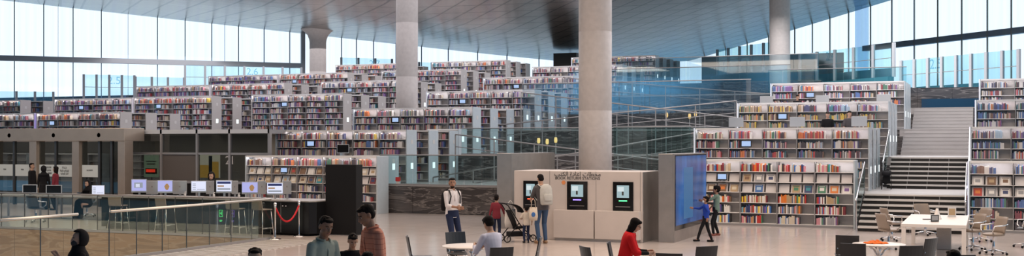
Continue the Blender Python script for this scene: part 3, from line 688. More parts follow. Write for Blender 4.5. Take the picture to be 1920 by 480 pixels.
# bits of the rooms behind the glazing: shelf racks dimly lit
area('office_fill', (-36, 39, 2.85), (18, 4), 200, (1.0, .9, .78));  # unseen area light added to brighten the rooms behind the glazing
for px, w in ((20, 2.6), (112, 2.2), (172, 1.6), (270, 2.4), (345, 2.2)):
    u, D = on_v(px, 41.2)
    bookcase(u-w/2, u+w/2, 41.0, 0, 'dim bookcase seen through the glazing, %s from left' % ORD[(20, 112, 172, 270, 345).index(px)], 'dim case %d' % px, 'BBBBBB', 2, sign=False, led=False, books='none', depth=.5)

# ------------------------------------------------------------------ black counter, monitors, stools
vC = 26.0; cu0, _ = on_v(190, vC); cu1, _ = on_v(588, vC)
root = empty('service_counter', ((cu0+cu1)/2, vC, 0), 0, 'long black counter with grey top before the office glazing', 'counter'); cw = (cu1-cu0)/2
MB().prism([(-cw, 0), (cw-.15, 0), (cw, .15), (cw, .95), (cw-.15, 1.1), (-cw, 1.1)], .06, .93).build('body', M['counter'], root, bevel=.01)
MB().prism([(-cw-.03, -.06), (cw-.12, -.06), (cw+.0, .12), (cw+.0, 1.0), (cw-.12, 1.15), (-cw-.03, 1.15)], .931, .965).build('top', M['ctop'], root, bevel=.006)
MB().box(-cw+.1, cw-.2, .08, 1.0, 0, .06).build('plinth', M['black'], root)
for k in range(1, 7): MB().box(-cw+2*cw*k/7-.004, -cw+2*cw*k/7+.004, -.004, .0, .08, .9).build('front_joint', M['steel'], root)
for px in (531, 537): MB().lathe([(0, 0), (.03, 0), (.03, .02)], 10).build('light_stud', M['chrome'], root, loc=(on_v(px, vC)[0]-(cu0+cu1)/2, -.02, .80))
SB = emis('screen_lilac', (.42, .43, .78), 1.0); SW = emis('screen_white', (.75, .78, .95), 1.0); SN = emis('screen_navy', (.03, .05, .2), .6); SBR = emis('screen_brown', (.45, .25, .10), .8); SG = emis('screen_grey', (.35, .38, .45), .8)
def monitor(px0, px1, pytop, pybot, v, zb, art, label, rz=YAW*D2R, back=False, kind='desktop_monitor'):
    u, D = on_v((px0+px1)/2, v); w = (px1-px0)/F*D; zt, z0 = zpy(pytop, D), zpy(pybot, D); h = zt-z0
    root = empty(kind, (u, v, zb), rz, label, 'monitor', 'computers along the black counter')
    s0 = max(.03, z0-zb)
    MB().box(-w/2, w/2, 0, .035, s0, s0+h).build('casing', M['alu'], root, bevel=.005)
    MB().box(-.03, .03, .035, .05, .01, s0+h*.5).build('stand', M['alu'], root); MB().box(-.11, .11, -.06, .14, 0, .012).build('foot', M['alu'], root)
    if back:
        MB().box(-w*.06, w*.06, -.002, .0, s0+h*.5, s0+h*.62).build('emblem', M['steel'], root); return root
    d = MB().box(-w/2+.015, w/2-.015, -.004, 0, s0+.05, s0+h-.015).build('display', SB if art != 'page' and art != 'list' else SW, root)
    def a_(x0, x1, y0, y1, m): MB().box(-w/2+w*x0, -w/2+w*x1, -.007, -.0045, s0+h*y0, s0+h*y1).build('screen_picture', m, d)
    if art == 'vase':
        MB().lathe([(0, 0), (.03, 0), (.055, .05), (.075, .10), (.05, .15), (.03, .16), (.035, .18), (0, .18)], 12, ex=1, ey=.02).build('screen_picture', SBR, d, loc=(w*.12, -.006, s0+h*.25))
    elif art == 'page': a_(.08, .92, .72, .9, SN); a_(.1, .9, .25, .38, SG); a_(.1, .5, .5, .6, SBR)
    elif art == 'list':
        for k in range(4): a_(.12, .32, .25+.15*k, .31+.15*k, SG); 
        a_(.4, .9, .25, .3, SG)
    else: a_(.2, .75, .35, .75, SG); a_(.3, .55, .4, .65, SW)
    return root
ms = [(246, 275, 336, 361, 'map'), (295, 324, 338, 362, 'vase'), (358, 387, 339, 361, 'list'), (405, 435, 338, 362, 'page'), (453, 484, 341, 364, 'vase'), (500, 531, 342, 366, 'page')]
LB = ['showing a grey picture, leftmost on the black counter', 'with a brown vase picture, second on the black counter', 'showing a white list page', 'with a dark page header, before the veiled clerk', 'with a brown vase picture, second from the counter right end', 'showing a web page, nearest the rope posts']
for m_, lb in zip(ms, LB): monitor(m_[0], m_[1], m_[2], m_[3], vC+.42, .966, m_[4], 'lit desktop monitor '+lb)
for i, (a, c) in enumerate(((274, 296), (324, 350), (386, 401), (434, 446), (484, 498), (530, 546))):
    monitor(a, c, 339, 364, vC+.85, .966, None, 'pale back of a desktop monitor, %s from left on the black counter' % ORD[i], back=True)
def keyboard(px, v, z, lb):
    u, D = on_v(px, v); o = MB().box(-.2, .2, -.06, .06, 0, .015).build('keyboard', M['plastic'], loc=(u, v, z), rz=YAW*D2R, bevel=.004); tag(o, 'pale keyboard before the %s' % lb, 'keyboard', 'computers along the black counter')
for i, px in enumerate((262, 311, 374, 421, 470, 516)): keyboard(px, vC+.12, .966, '%s lit monitor on the black counter' % ORD[i])
def bottle(px, v, z, lb):
    u, D = on_v(px, v); r_ = empty('sanitizer_bottle', (u, v, z), 0, lb, 'bottle'); MB().lathe([(0, 0), (.035, 0), (.035, .10), (.012, .13), (.012, .15)], 12).build('body', M['plastic'], r_)
    MB().box(-.012, .04, -.01, .01, .15, .17).build('pump', M['white'], r_)
for px, lb in ((347, 'small pump bottle left of the white list monitor'), (401, 'small pump bottle left of the veiled clerk monitor'), (448, 'small pump bottle left of the second vase monitor')): bottle(px, vC+.25, .966, lb)

def stool(px, v, rz, label):
    u, D = on_v(px, v); root = empty('bar_stool', (u, v, 0), rz, label, 'stool', 'bar stools at the black counter')
    MB().prism([(-.2, -.18), (.2, -.18), (.2, .18), (-.2, .18)], .72, .745).build('seat', M['leather'], root, bevel=.01)
    b = MB(); b.add([(-.2, -.19, .75), (.2, -.19, .75), (.2, -.23, .98), (-.2, -.23, .98), (-.2, -.165, .75), (.2, -.165, .75), (.2, -.205, .98), (-.2, -.205, .98)],
                    [(0, 1, 2, 3), (7, 6, 5, 4), (0, 4, 5, 1), (1, 5, 6, 2), (2, 6, 7, 3), (3, 7, 4, 0)]); b.build('backrest', M['leather'], root)
    for a in (-1, 1):
        for c in (-1, 1): MB().tube([(a*.17, c*.15, .72), (a*.23, c*.21, .0)], .011, 6).build('leg', M['chrome'], root)
        MB().tube([(a*.215, -.195, .22), (a*.215, .195, .22)], .008, 6).build('stretcher', M['chrome'], root)
    MB().tube([(-.215, .195, .22), (.215, .195, .22)], .008, 6).build('footrest', M['chrome'], root)
for px, rz, lb in ((222, .2, 'wire legged bar stool at the left end of the black counter'), (311, -.1, 'wire legged bar stool below the first vase monitor'), (442, .15, 'wire legged bar stool before the second vase monitor'), (492, -.2, 'wire legged bar stool at the glass corner')):
    stool(px, 25.5, rz, lb)
# glowing shapes on the counter front standing in for sign reflections in glass
for px, c_, lb in ((414, (.1, 1, .25), 'green glowing reflection of an exit sign with an arrow, on the counter front'), (436, (.35, .12, .9), 'violet glowing reflection of a sign beside the green one')):
    u, D = on_v(px, vC-.01); m = emis('exit_'+lb.split()[0], c_, 1.0 if px < 420 else .5); root = empty('exit_sign', (u, vC-.006, .30), 0, lb, 'sign')
    b = MB(); b.box(-.06, .06, -.004, 0, .16, .17); b.box(-.06, .06, -.004, 0, .34, .35); b.box(-.06, -.05, -.004, 0, .16, .35); b.box(.05, .06, -.004, 0, .16, .35); b.build('frame', m, root)
    b = MB(); b.box(-.03, .03, -.004, 0, .25, .27); b.prism([(0, -.004), (.02, -.004), (.02, 0), (0, 0)], .21, .31); b.box(-.045, .045, -.004, 0, .05, .065); b.box(-.045, .03, -.004, 0, .02, .035); b.build('arrow', m, root)

# left-end work tables with laptops
def slab_table(u0, u1, v0, v1, h, top, legm, label, cat='table', name='work_table', th=.04, legw=.05):
    root = empty(name, ((u0+u1)/2, (v0+v1)/2, 0), 0, label, cat); a, c = (u1-u0)/2, (v1-v0)/2
    MB().box(-a, a, -c, c, h-th, h).build('table_top', top, root, bevel=.005)
    for x in (-1, 1):
        for y in (-1, 1): MB().box(min(x*(a-.01), x*(a-.01-legw)), max(x*(a-.01), x*(a-.01-legw)), min(y*(c-.01), y*(c-.01-legw)), max(y*(c-.01), y*(c-.01-legw)), 0, h-th-.001).build('leg', legm, root)
    return root
slab_table(on_v(-10, 28.6)[0], on_v(84, 28.6)[0], 28.2, 29.2, .78, M['ctop'], M['steel'], 'grey work table at the far left holding two computers')
slab_table(on_v(90, 28.6)[0], on_v(212, 28.6)[0], 28.2, 29.2, .78, M['ctop'], M['steel'], 'grey work table where the veiled woman sits')
for i, (a, c, lb) in enumerate(((44, 72, 'dark screened computer with silver rim, left one at the grey table'), (88, 118, 'dark screened computer with silver rim, right one by the grey tables'))):
    u, D = on_v((a+c)/2, 28.6); w = (c-a)/F*D; root = empty('all_in_one_computer', (u, 28.55, .781), YAW*D2R, lb, 'computer', 'computers on the grey work tables')
    MB().box(-w/2, w/2, 0, .03, .05, .36).build('casing', M['alu'], root, bevel=.004); MB().box(-w/2+.03, w/2-.03, -.003, 0, .09, .335).build('display', M['gloss'], root)
    MB().box(-w/2, w/2, -.2, .1, 0, .015).build('base', M['alu'], root); MB().box(-.03, .03, .03, .045, .015, .2).build('stand', M['alu'], root)
monitor(172, 196, 351, 371, 28.6, .781, 'list', 'lilac lit monitor beside the seated veiled woman at the left')
def round_stand(px, D, lb): pass

# ------------------------------------------------------------------ black partition and rope posts
u, D = on_v(594, 26.6); c, _ = on_v(651, 26.6)
root = empty('black_partition', ((u+c)/2+.28, 26.6, 0), 0, 'tall matt black partition at the right end of the counter', 'partition')
MB().box(-(c-u)/2, (c-u)/2, 0, .35, 0.02, 1.95).build('panel', M['black'], root, bevel=.006); MB().box(-(c-u)/2+.02, (c-u)/2-.02, .02, .33, 0, .02).build('foot', M['steel'], root)
P1, P2 = at(516, feetD(449)), at(561, feetD(443))
for p, lb in ((P1, 'chrome rope post left of the red rope'), (P2, 'chrome rope post right of the red rope')):
    root = empty('rope_post', p, 0, lb, 'post', 'chrome posts with a red rope')
    MB().lathe([(0, 0), (.165, 0), (.165, .012), (.12, .03), (.03, .045), (.025, .06)], 24).build('base', M['chrome'], root)
    MB().lathe([(.024, .05), (.024, .86), (.034, .865), (.034, .9), (.02, .905)], 14).build('pole', M['chrome'], root)
    MB().ell((0, 0, .935), (.045, .045, .045)).build('finial', M['chrome'], root)
n = 16; pts = [P1.lerp(P2, i/n)+Vector((0, 0, .86-.42*(1-(2*i/n-1)**2))) for i in range(n+1)]; pts = pts[:1]+pts[1:-1]+pts[-1:]
root = empty('barrier_rope', P1, 0, 'red velvet rope sagging between two chrome posts', 'rope')
MB().tube([q-P1 for q in pts], .024, 8).build('rope', M['rope'], root)
for q in (pts[0], pts[-1]): MB().ell(q-P1, (.035, .035, .035)).build('hook', M['chrome'], root)

# ------------------------------------------------------------------ book return station
vS = 27.6; a, _ = on_v(963, vS); c = at(1203, 28.55).x; c, _ = on_v(1204, vS); L = c-a; hS = 1.81
root = empty('return_station', (a, vS, 0), 0, 'long white book return block with three black machine panels', 'book return station')
def X(px): return on_v(px, vS)[0]-a
MB().box(0, L, 0.03, 1.55, .0, hS).build('body', M['station'], root, bevel=.012)
MB().box(L, L+.02, .05, 1.55, 0, hS-.01).build('side_cladding', M['brushed'], root)
for p0, p1 in ((1041, 1116), (1118, 1201)): MB().box(X(p0), X(p1), -.14, .03, .07, .80).build('lower_panel', M['station'], root, bevel=.008)
MB().box(X(1043), X(1199), -.10, .02, 0, .07).build('kick_plate', M['brushed'], root)
for px in (1030, 1117, 1200): MB().box(X(px)-.003, X(px)+.003, .024, .032, .8, hS).build('panel_joint', M['steel'], root)
for (p0, p1, led, lb) in ((981, 1008, (1, .05, .02), 'red'), (1063, 1101, (.15, .1, 1), 'blue'), (1149, 1187, (.05, 1, .15), 'green')):
    x0, x1 = X(p0), X(p1); k = MB().box(x0, x1, .0, .035, .80, 1.545).build('machine_panel', M['gloss'], root, bevel=.004); w = x1-x0; xm = (x0+x1)/2
    MB().box(xm-w*.30, xm+w*.30, -.004, .001, 1.14, 1.46).build('display', emis('machine_screen', (.42, .58, .62), .8), k)
    MB().box(xm-w*.26, xm+w*.05, -.006, -.0045, 1.30, 1.42).build('screen_picture', emis('machine_screen_light', (.7, .8, .82), .9), k)
    MB().box(xm-w*.05, xm+w*.04, -.007, -.005, 1.2, 1.3).build('screen_picture', M['ink'], k)
    MB().box(xm-w*.20, xm+w*.20, -.006, .001, 1.05, 1.075).build('status_light', emis(lb+'_status_light', led, 6), k, bevel=.002)
    MB().box(xm-w*.36, xm+w*.36, -.002, .001, .86, 1.02).build('book_slot', M['counter'], k); MB().box(xm-w*.36, xm+w*.36, -.012, .001, .90, .915).build('slot_lip', M['steel'], k)
text('BOOK RETURN STATIONS', .105, M['ink'], root, (X(1082), .024, 1.625), (math.pi/2, 0, 0), sx=1.0)
text('\uFE90\uFE98\uFEDC\uFEDF\uFE8D \uFE93\uFEA9\uFE8E\uFECB\uFE87 \uFE95\uFE8E\uFEC4\uFEA4\uFEE3', .16, M['ink'], root, (X(1082), .024, 1.735), (math.pi/2, 0, 0))
b = MB(); b.add([(.06*math.cos(i*math.pi/3), 0, .06*math.sin(i*math.pi/3)) for i in range(6)]+[(.06*math.cos(i*math.pi/3), .004, .06*math.sin(i*math.pi/3)) for i in range(6)], [tuple(range(6)), tuple(range(11, 5, -1))])
tag(b.build('sticker', pmat('orange_sticker', (.75, .28, .10), .5), loc=(a+X(1056), vS+.024, 1.51)), 'small orange sticker left of the blue-lit machine', 'sticker')

# ------------------------------------------------------------------ media screens
def media_wall(u, v0, v1, th, h, label, lit):
    root = empty('media_wall', (u, v0, 0), 0, label, 'display wall'); L = v1-v0
    MB().box(-th, -.03, 0, L, 0, h).build('housing', M['brushed'], root, bevel=.01)
    MB().box(-.03, -.0, 0.0, L, .0, h).build('side_frame', M['brushed'], root)
    if lit:
        d = MB().box(0, .01, .06, L-.06, .30, h-.03).build('screen', M['gloss'], root)
        e = MB().box(.0, .014, .10, L-.10, .42, h-.06).build('display', MEDIA, root)
    return root
MEDIA = pmat('blue_underwater_picture', (.01, .02, .05), .2); n, l = MEDIA.node_tree.nodes, MEDIA.node_tree.links
tc = n.new('ShaderNodeTexCoord'); mp = n.new('ShaderNodeMapping'); mp.inputs['Scale'].default_value = (1, .9, .3); nz = n.new('ShaderNodeTexNoise'); nz.inputs['Scale'].default_value = 1.6; nz.inputs['Detail'].default_value = 4
l.new(tc.outputs['Object'], mp.inputs[0]); l.new(mp.outputs[0], nz.inputs['Vector']); rr = n.new('ShaderNodeValToRGB'); e = rr.color_ramp.elements
e[0].position = .3; e[0].color = (.002, .015, .08, 1); e[1].position = .75; e[1].color = (.01, .15, .48, 1); l.new(nz.outputs['Fac'], rr.inputs[0]); l.new(rr.outputs[0], n['Principled BSDF'].inputs['Emission Color']); n['Principled BSDF'].inputs['Emission Strength'].default_value = .75
mw = media_wall(-7.36, 27.95, 31.5, .42, 2.27, 'tall brushed metal wall with a big blue picture screen', True)
for (y0, y1, z0, z1) in ((.9, 1.9, .55, 1.9),): MB().box(.0145, .016, y0, y1, z0, z1).build('picture_figure', emis('pale_blue_figure', (.03, .22, .52), .5), mw)
media_wall(-13.0, 30.6, 34.2, .48, 2.24, 'brushed metal wall left of the return block, its screen unlit', False)
# post with red call point by the marble wall
p = at(747, 41.0); root = empty('gate_post', p, 0, 'grey post with a red box on top before the marble wall', 'post')
MB().box(-.06, .06, -.06, .06, 0, 1.15).build('post', M['plastic'], root); MB().box(-.08, .08, -.08, .02, 1.15, 1.3).build('red_box', pmat('red_box', (.5, .03, .03), .4), root)

# ------------------------------------------------------------------ chairs and tables of the reading area
def local(o_px, D): return at(o_px, D)
def shell_chair(px, D, head, label, group='dark shell chairs of the reading area'):
    root = empty('shell_chair', at(px, D), (YAW-head)*D2R, label, 'chair', group)
    MB().prism([(-.21, -.2), (.21, -.2), (.22, .2), (-.22, .2)], .44, .462).build('seat', M['chair'], root, bevel=.008)
    b = MB(); n = 6
    for i in range(n):
        x0, x1 = -.21+.42*i/n, -.21+.42*(i+1)/n; c0, c1 = .03*(1-(2*i/n-1)**2), .03*(1-(2*(i+1)/n-1)**2)
        b.add([(x0, -.2-c0, .47), (x1, -.2-c1, .47), (x1, -.27-c1, .84), (x0, -.27-c0, .84), (x0, -.18-c0, .47), (x1, -.18-c1, .47), (x1, -.25-c1, .84), (x0, -.25-c0, .84)],
              [(0, 1, 2, 3), (7, 6, 5, 4), (0, 4, 5, 1), (2, 6, 7, 3)]+([(3, 7, 4, 0)] if i == 0 else [])+([(1, 5, 6, 2)] if i == n-1 else []))
    b.build('backrest', M['chair'], root)
    for x in (-1, 1):
        MB().tube([(x*.19, .17, .44), (x*.21, .19, 0)], .011, 6).build('leg', M['chrome'], root)
        MB().tube([(x*.19, -.17, .44), (x*.21, -.22, 0)], .011, 6).build('leg', M['chrome'], root)
        MB().tube([(x*.17, -.15, .44), (x*.17, -.23, .6)], .01, 6).build('back_strut', M['chrome'], root)
for px, D, hd, lb in ((865, 21.3, 150, 'dark chair facing the round table beside the standing man'), (791, 20.6, 82, 'dark chair seen edge-on at the left of the round table'), (929, 18.6, 335, 'dark chair under the man in the pale blue shirt'),
                      (986, 20.4, 275, 'dark chair with tilted back right of the pale blue shirt'), (1123, 18.6, 70, 'dark chair left of the woman in red'), (1261, 17.6, 20, 'dark chair right of the woman in red, squarely from behind'),
                      (1309, 18.8, 335, 'dark chair, turned, in front of the two boys'), (1588, 21.0, 15, 'dark chair behind the round table with orange cloth, left side'), (1601, 19.3, 20, 'dark chair nearest the round table with orange cloth, left side'),
                      (1694, 18.9, 350, 'dark chair right of the orange cloth, from behind'), (1722, 20.3, 320, 'dark chair between the round and the long white table'), (1793, 17.4, 5, 'dark chair back cut by the picture edge below the long table')):
    shell_chair(px, D, hd, lb)
def round_table(px, D, r_, label):
    root = empty('round_table', at(px, D), 0, label, 'table')
    MB().lathe([(0, .715), (r_-.02, .715), (r_, .725), (r_, .735), (r_-.005, .74), (0, .74)], 40).build('table_top', M['tablewhite'], root)
    MB().lathe([(.03, .1), (.025, .3), (.03, .6), (.05, .714)], 14).build('column', M['chrome'], root)
    for k in range(3):
        a = k*2*math.pi/3+.5; MB().tube([(0, 0, .13), (.18*math.cos(a), .18*math.sin(a), .07), (r_*.75*math.cos(a), r_*.75*math.sin(a), .015)], [.04, .03, .014], 8).build('foot', M['chrome'], root)
        MB().tube([(0, 0, .45), (.1*math.cos(a), .1*math.sin(a), .62), (.26*math.cos(a), .26*math.sin(a), .712)], [.03, .022, .012], 8).build('bracket', M['chrome'], root)
round_table(1648, 20.1, .46, 'small white round table with orange cloth on it'); round_table(884, 19.75, .52, 'white round table between the dark chairs, before the standing man')
p = at(1642, 20.15); b = MB(); n_ = 22; rr_ = random.Random(3)
vv = []; ff = []
for i in range(n_+1):
    for j in range(n_+1):
        x, y = -1+2*i/n_, -1+2*j/n_; rad = math.hypot(x, y); e_ = max(0, 1-rad)
        vv.append((x*.2*(1+.15*math.sin(5*math.atan2(y, x))), y*.16*(1+.15*math.cos(3*math.atan2(y, x))), .002+.05*e_**.7*(1+.6*math.sin(9*x+3*y)*math.cos(7*y-2*x)) if e_ > 0 else .002))
for i in range(n_):
    for j in range(n_):
        if math.hypot(-1+2*(i+.5)/n_, -1+2*(j+.5)/n_) < .98: ff.append((i*(n_+1)+j, (i+1)*(n_+1)+j, (i+1)*(n_+1)+j+1, i*(n_+1)+j+1))
b.add(vv, ff, 0, True); o = b.build('crumpled_cloth', M['orange'], loc=(p.x, p.y, .741)); md = o.modifiers.new('s', 'SOLIDIFY'); md.thickness = .004; md.offset = 1
tag(o, 'crumpled bright orange cloth on the small round table', 'cloth')

root = slab_table(-1.78, -.42, 26.45, 30.1, .745, M['tablewhite'], M['tablewhite'], 'long white table with sheet holders, before the stairs', name='long_table', th=.07, legw=.09)
tag(MB().box(-.16, .16, -.22, .22, 0, .5).build('table_power_box', M['brushed'], loc=(*at(1770, 26.9).xy, 0), bevel=.01), 'brushed metal box standing under the long white table', 'box')
def on_table(px, py, z=.745): D = (H-z)*F/(py-HY); return at(px, D, z+.001)
def card(px, py, w, h, m1, m2, lb, rz=0):
    root = empty('picture_card', on_table(px, py), YAW*D2R+rz, lb, 'card')
    o = MB().box(-w/2, w/2, 0, .006, 0, h).build('sheet', m1, root); MB().box(-w*.38, w*.38, -.002, 0, h*.2, h*.85).build('picture', m2, root); MB().box(-w/2, w/2, .006, .06, 0, .006).build('foot', M['plastic'], root)
card(1753, 416, .22, .16, M['ink'], PM[PIX['grey']], 'dark picture card lying at the front of the long white table', .3)
card(1785, 407, .20, .24, M['plastic'], PM[PIX['tan']], 'tan picture card in a clear stand on the long white table')
p = on_table(1757, 411); MB_ = MB(); MB_.lathe([(.11, 0), (.10, .02), (.045, .18), (.03, .25), (0, .26)], 4); tag(MB_.build('table_tent', M['tablewhite'], loc=p, rz=.4), 'white pyramid shaped table tent behind the dark card', 'table tent')
o = MB().box(-.09, .09, -.05, .05, 0, .02).build('pen_tray', M['ink'], loc=on_table(1738, 412), rz=.3, bevel=.004); tag(o, 'flat dark tray at the left end of the long white table', 'tray')

def swivel(px, D, head, label, mat=None, z=0, sc=1):
    mat = mat or M['leather']; root = empty('swivel_chair', at(px, D, z), (YAW-head)*D2R, label, 'chair', 'swivel chairs round the long white table'); root.scale = (sc,)*3
    b = MB(); b.ell((0, 0, .46), (.25, .25, .045), 18, 8); b.build('seat', mat, root)
    b = MB(); n = 10; vv = []; rows = 6
    for j in range(rows+1):
        t_ = j/rows; z_ = .48+.38*t_; y_ = -.20-.09*t_; wid = .24*(1-.12*t_**2)
        for i in range(n+1):
            x = -wid+2*wid*i/n; vv.append((x, y_+.09*(x/.24)**2, z_))
    fs = [(j*(n+1)+i, j*(n+1)+i+1, (j+1)*(n+1)+i+1, (j+1)*(n+1)+i) for j in range(rows) for i in range(n)]
    b.add(vv, fs, 0, True); o = b.build('backrest', mat, root); md = o.modifiers.new('s', 'SOLIDIFY'); md.thickness = .03; md.offset = 0
    for x in (-1, 1):
        MB().tube([(x*.24, -.2, .70), (x*.28, -.05, .67), (x*.28, .14, .66), (x*.24, .17, .55), (x*.16, .1, .46)], .014, 8).build('armrest', M['chrome'], root)
    MB().lathe([(.045, .05), (.03, .2), (.022, .3), (.022, .42), (.07, .43)], 12).build('column', M['chrome'], root)
    for k in range(5):
        a = k*2*math.pi/5; c_, s_ = math.cos(a), math.sin(a)
        l_ = MB().tube([(0, 0, .10), (.15*c_, .15*s_, .085), (.30*c_, .30*s_, .065)], [.022, .016, .012], 8).build('base_arm', M['chrome'], root)
        MB().ell((.30*c_, .30*s_, .03), (.03, .03, .03), 10, 6).build('caster', M['black'], l_)
swivel(1666, 26.9, 75, 'taupe swivel chair at the left side of the long white table'); swivel(1672, 29.2, 85, 'taupe swivel chair behind the left one, nearer the stairs')
swivel(1735, 30.95, 170, 'taupe swivel chair at the far end of the long white table'); swivel(1824, 26.7, 262, 'taupe swivel chair at the right side of the long white table'); swivel(1863, 25.6, 262, 'taupe swivel chair furthest out beyond the right side of the long table')
swivel(1836, 28.9, 255, 'taupe swivel chair behind the two right-hand ones')
swivel(1926, 27.3, 280, 'black swivel chair at the right edge before the bookcase', M['chair'])
for px, D, hd, lb in ((68, 36.0, 20, 'dark office chair before the two silver rimmed computers'), (163, 38.7, 25, 'dark office chair of the seated veiled woman')):
    swivel(px, D, hd, lb, M['chair'])

# ------------------------------------------------------------------ people
SKIN = {'dark': pmat('skin_dark', (.33, .175, .11), .5), 'mid': pmat('skin_mid', (.44, .26, .175), .5), 'light': pmat('skin_light', (.55, .34, .25), .5)}
HAIR = pmat('black_hair', (.008, .006, .006), .7, bump=.2, nscale=60, spec=.12); EYEW = pmat('eye_white', (.7, .68, .65), .3); EYED = pmat('eye_dark', (.02, .01, .01), .2); LIP = pmat('lips', (.30, .10, .08), .5)
def ik(a, c, l1, l2, pole):
    a, c = Vector(a), Vector(c); d = c-a; L = min(d.length, (l1+l2)*.998); dn = d.normalized(); c = a+dn*L
    x = (l1*l1-l2*l2+L*L)/(2*L); h = math.sqrt(max(0, l1*l1-x*x)); p = Vector(pole); p = p-dn*p.dot(dn); p = p.normalized() if p.length > 1e-5 else Vector((0, 0, 1))
    return a+dn*x+p*h, c
def hand(b, wrist, d, side, k, curl=.5, palm=None):
    """palm with four unequal curled fingers and a thumb; d points along the forearm"""
    d = Vector(d).normalized(); n = Vector(palm) if palm is not None else Vector((-side, 0, 0)); n = (n-d*n.dot(d)); n = n.normalized() if n.length > 1e-4 else Vector((0, 1, 0))
    s_ = d.cross(n).normalized()*side
    w = Vector(wrist); 
    for q in (-.5, .5): b.cap(w+s_*q*.03*k, w+d*.085*k+s_*q*.045*k, .019*k, .017*k, 8)
    for i, L in enumerate((.072, .082, .076, .060)):
        o = w+d*.085*k+s_*(-.033+.022*i)*k; d1 = (d+n*curl*.6).normalized(); d2 = (d+n*curl*1.6).normalized(); m_ = o+d1*L*.55*k
        b.cap(o, m_, .0098*k, .009*k, 6); b.cap(m_, m_+d2*L*.5*k, .009*k, .0075*k, 6)
    t0 = w+d*.02*k-s_*.028*k; t1 = t0+(d*.7-s_*.8+n*.4).normalized()*.04*k; b.cap(t0, t1, .014*k, .012*k, 6); b.cap(t1, t1+(d+n*.6).normalized()*.032*k, .011*k, .009*k, 6)
def loft(b, rings, n=18):
    vs_, fs_ = [], []
    for c, rx, ry, X_, Y_ in rings:
        for i in range(n):
            t = 2*math.pi*i/n; vs_.append(c+X_*math.cos(t)*rx+Y_*math.sin(t)*ry)
    for j in range(len(rings)-1):
        for i in range(n): fs_.append((j*n+i, j*n+(i+1) % n, (j+1)*n+(i+1) % n, (j+1)*n+i))
    fs_.append(tuple(range(n-1, -1, -1))); fs_.append(tuple((len(rings)-1)*n+i for i in range(n)))
    b.add(vs_, fs_, 0, True)
def person(px, D, heading, Ht, label, top, bottom, skin='mid', z=0, sit=False, lean=0, hp=0, hyaw=0, hands=None, feet=None, sleeve='short', hair='short', hijab=None, mask=False, glasses=False,
           fem=False, child=False, shoe=None, collar=False, jacket=None, vox=.011, group=None, skirt=None, beard=False):
    k = Ht/1.75; root = empty('person', at(px, D, z), (YAW-heading)*D2R, label, 'person', group)
    hs = 1.22 if child else 1.0                                     # children carry a bigger head
    hz = (.52 if sit else .93)*k; P = Vector((0, 0, hz)); la = lean*D2R; up = Vector((0, math.sin(la), math.cos(la))); fw = Vector((0, math.cos(la), -math.sin(la))); X_ = Vector((1, 0, 0))
    sw = (.155 if fem or child else .172)*k
    Sc = P+up*.49*k; N = Sc+up*.07*k
    ha = (lean*.5+hp)*D2R; hu = Vector((0, math.sin(ha), math.cos(ha))); hf0 = Vector((0, math.cos(ha), -math.sin(ha)))
    ry = Matrix.Rotation(-hyaw*D2R, 3, hu); hf = ry @ hf0; hx = ry @ X_
    Hc = N+hu*.135*k*(1.05 if not child else 1.0); q = k*hs
    HM = Matrix((( *hx, 0), (*hf, 0), (*hu, 0), (0, 0, 0, 1))).transposed()
    HM = Matrix.Translation(Hc) @ Matrix(((hx.x, hf.x, hu.x, 0), (hx.y, hf.y, hu.y, 0), (hx.z, hf.z, hu.z, 0), (0, 0, 0, 1)))
    def hp_(x, y, zz): return HM @ Vector((x*q, y*q, zz*q))
    body = MB()
    # head: skull, jaw, nose, ears, neck
    def hell(c, r, b=body): b.ell((0, 0, 0), tuple(a*q for a in r), 16, 10, 0, Matrix.Translation(hp_(*c)) @ HM.to_3x3().to_4x4())
    hell((0, -.01, .025), (.074, .094, .092)); hell((0, .022, -.035), (.058, .068, .075)); hell((0, .05, -.085), (.032, .03, .025))
    body.cap(hp_(0, .088, .012), hp_(0, .103, -.022), .008*q, .013*q, 8); hell((0, .095, -.028), (.018, .012, .01))
    for s_ in (-1, 1): hell((s_*.076, -.008, -.005), (.011, .02, .033))
    body.cap(N-up*.05*k, hp_(0, -.015, -.04), .056*k, .052*k, 12)
    def torso(b, e, r0=-.07, r1=.575, slim=1):
        R_ = [(-.09, .150, .105), (0, .165, .115), (.10, .155, .108), (.2, .142 if not fem else .128, .100), (.32, .158, .112), (.42, .172 if not (fem or child) else .158, .112), (.49, .165 if not (fem or child) else .145, .098), (.535, .11, .078), (.57, .06, .06)]
        loft(b, [(P+up*f*k-fw*.01*k, (rx+e)*k*slim, (rr_+e)*k*slim, X_, fw) for f, rx, rr_ in R_ if r0-.03 <= f <= r1])
    torso(body, -.022)
    hands = hands or ((-.25, .05, .80), (.25, .05, .80)); feet = feet or ((-.10, 0, 0), (.10, .02, 0))
    shirt = MB(); torso(shirt, .006 if not fem else 0, -.09, .54); leg_m = MB(); shoes = []
    for s_, hd in zip((-1, 1), hands):
        sh = Sc+X_*s_*sw-up*.02*k; tgt = Vector(hd[:3])*k; pole = hd[3] if len(hd) > 3 else (s_*.5, -.7, -.3)
        el, wr = ik(sh, tgt, .285*k, .25*k, pole)
        body.cap(sh, el, .046*k, .036*k); body.cap(el, wr, .037*k, .025*k)
        hand(body, wr, (wr-el), s_, k, hd[4] if len(hd) > 4 else .5)
        shirt.cap(sh-X_*s_*.03*k, sh, .060*k, .060*k)
        if sleeve == 'short': shirt.cap(sh, sh.lerp(el, .78), .058*k, .056*k)
        elif sleeve == 'rolled': shirt.cap(sh, el, .062*k, .052*k); shirt.cap(el, el.lerp(wr, .35), .05*k, .046*k)
        else: shirt.cap(sh, el, .060*k, .050*k); shirt.cap(el, el.lerp(wr, .93), .049*k, .036*k)
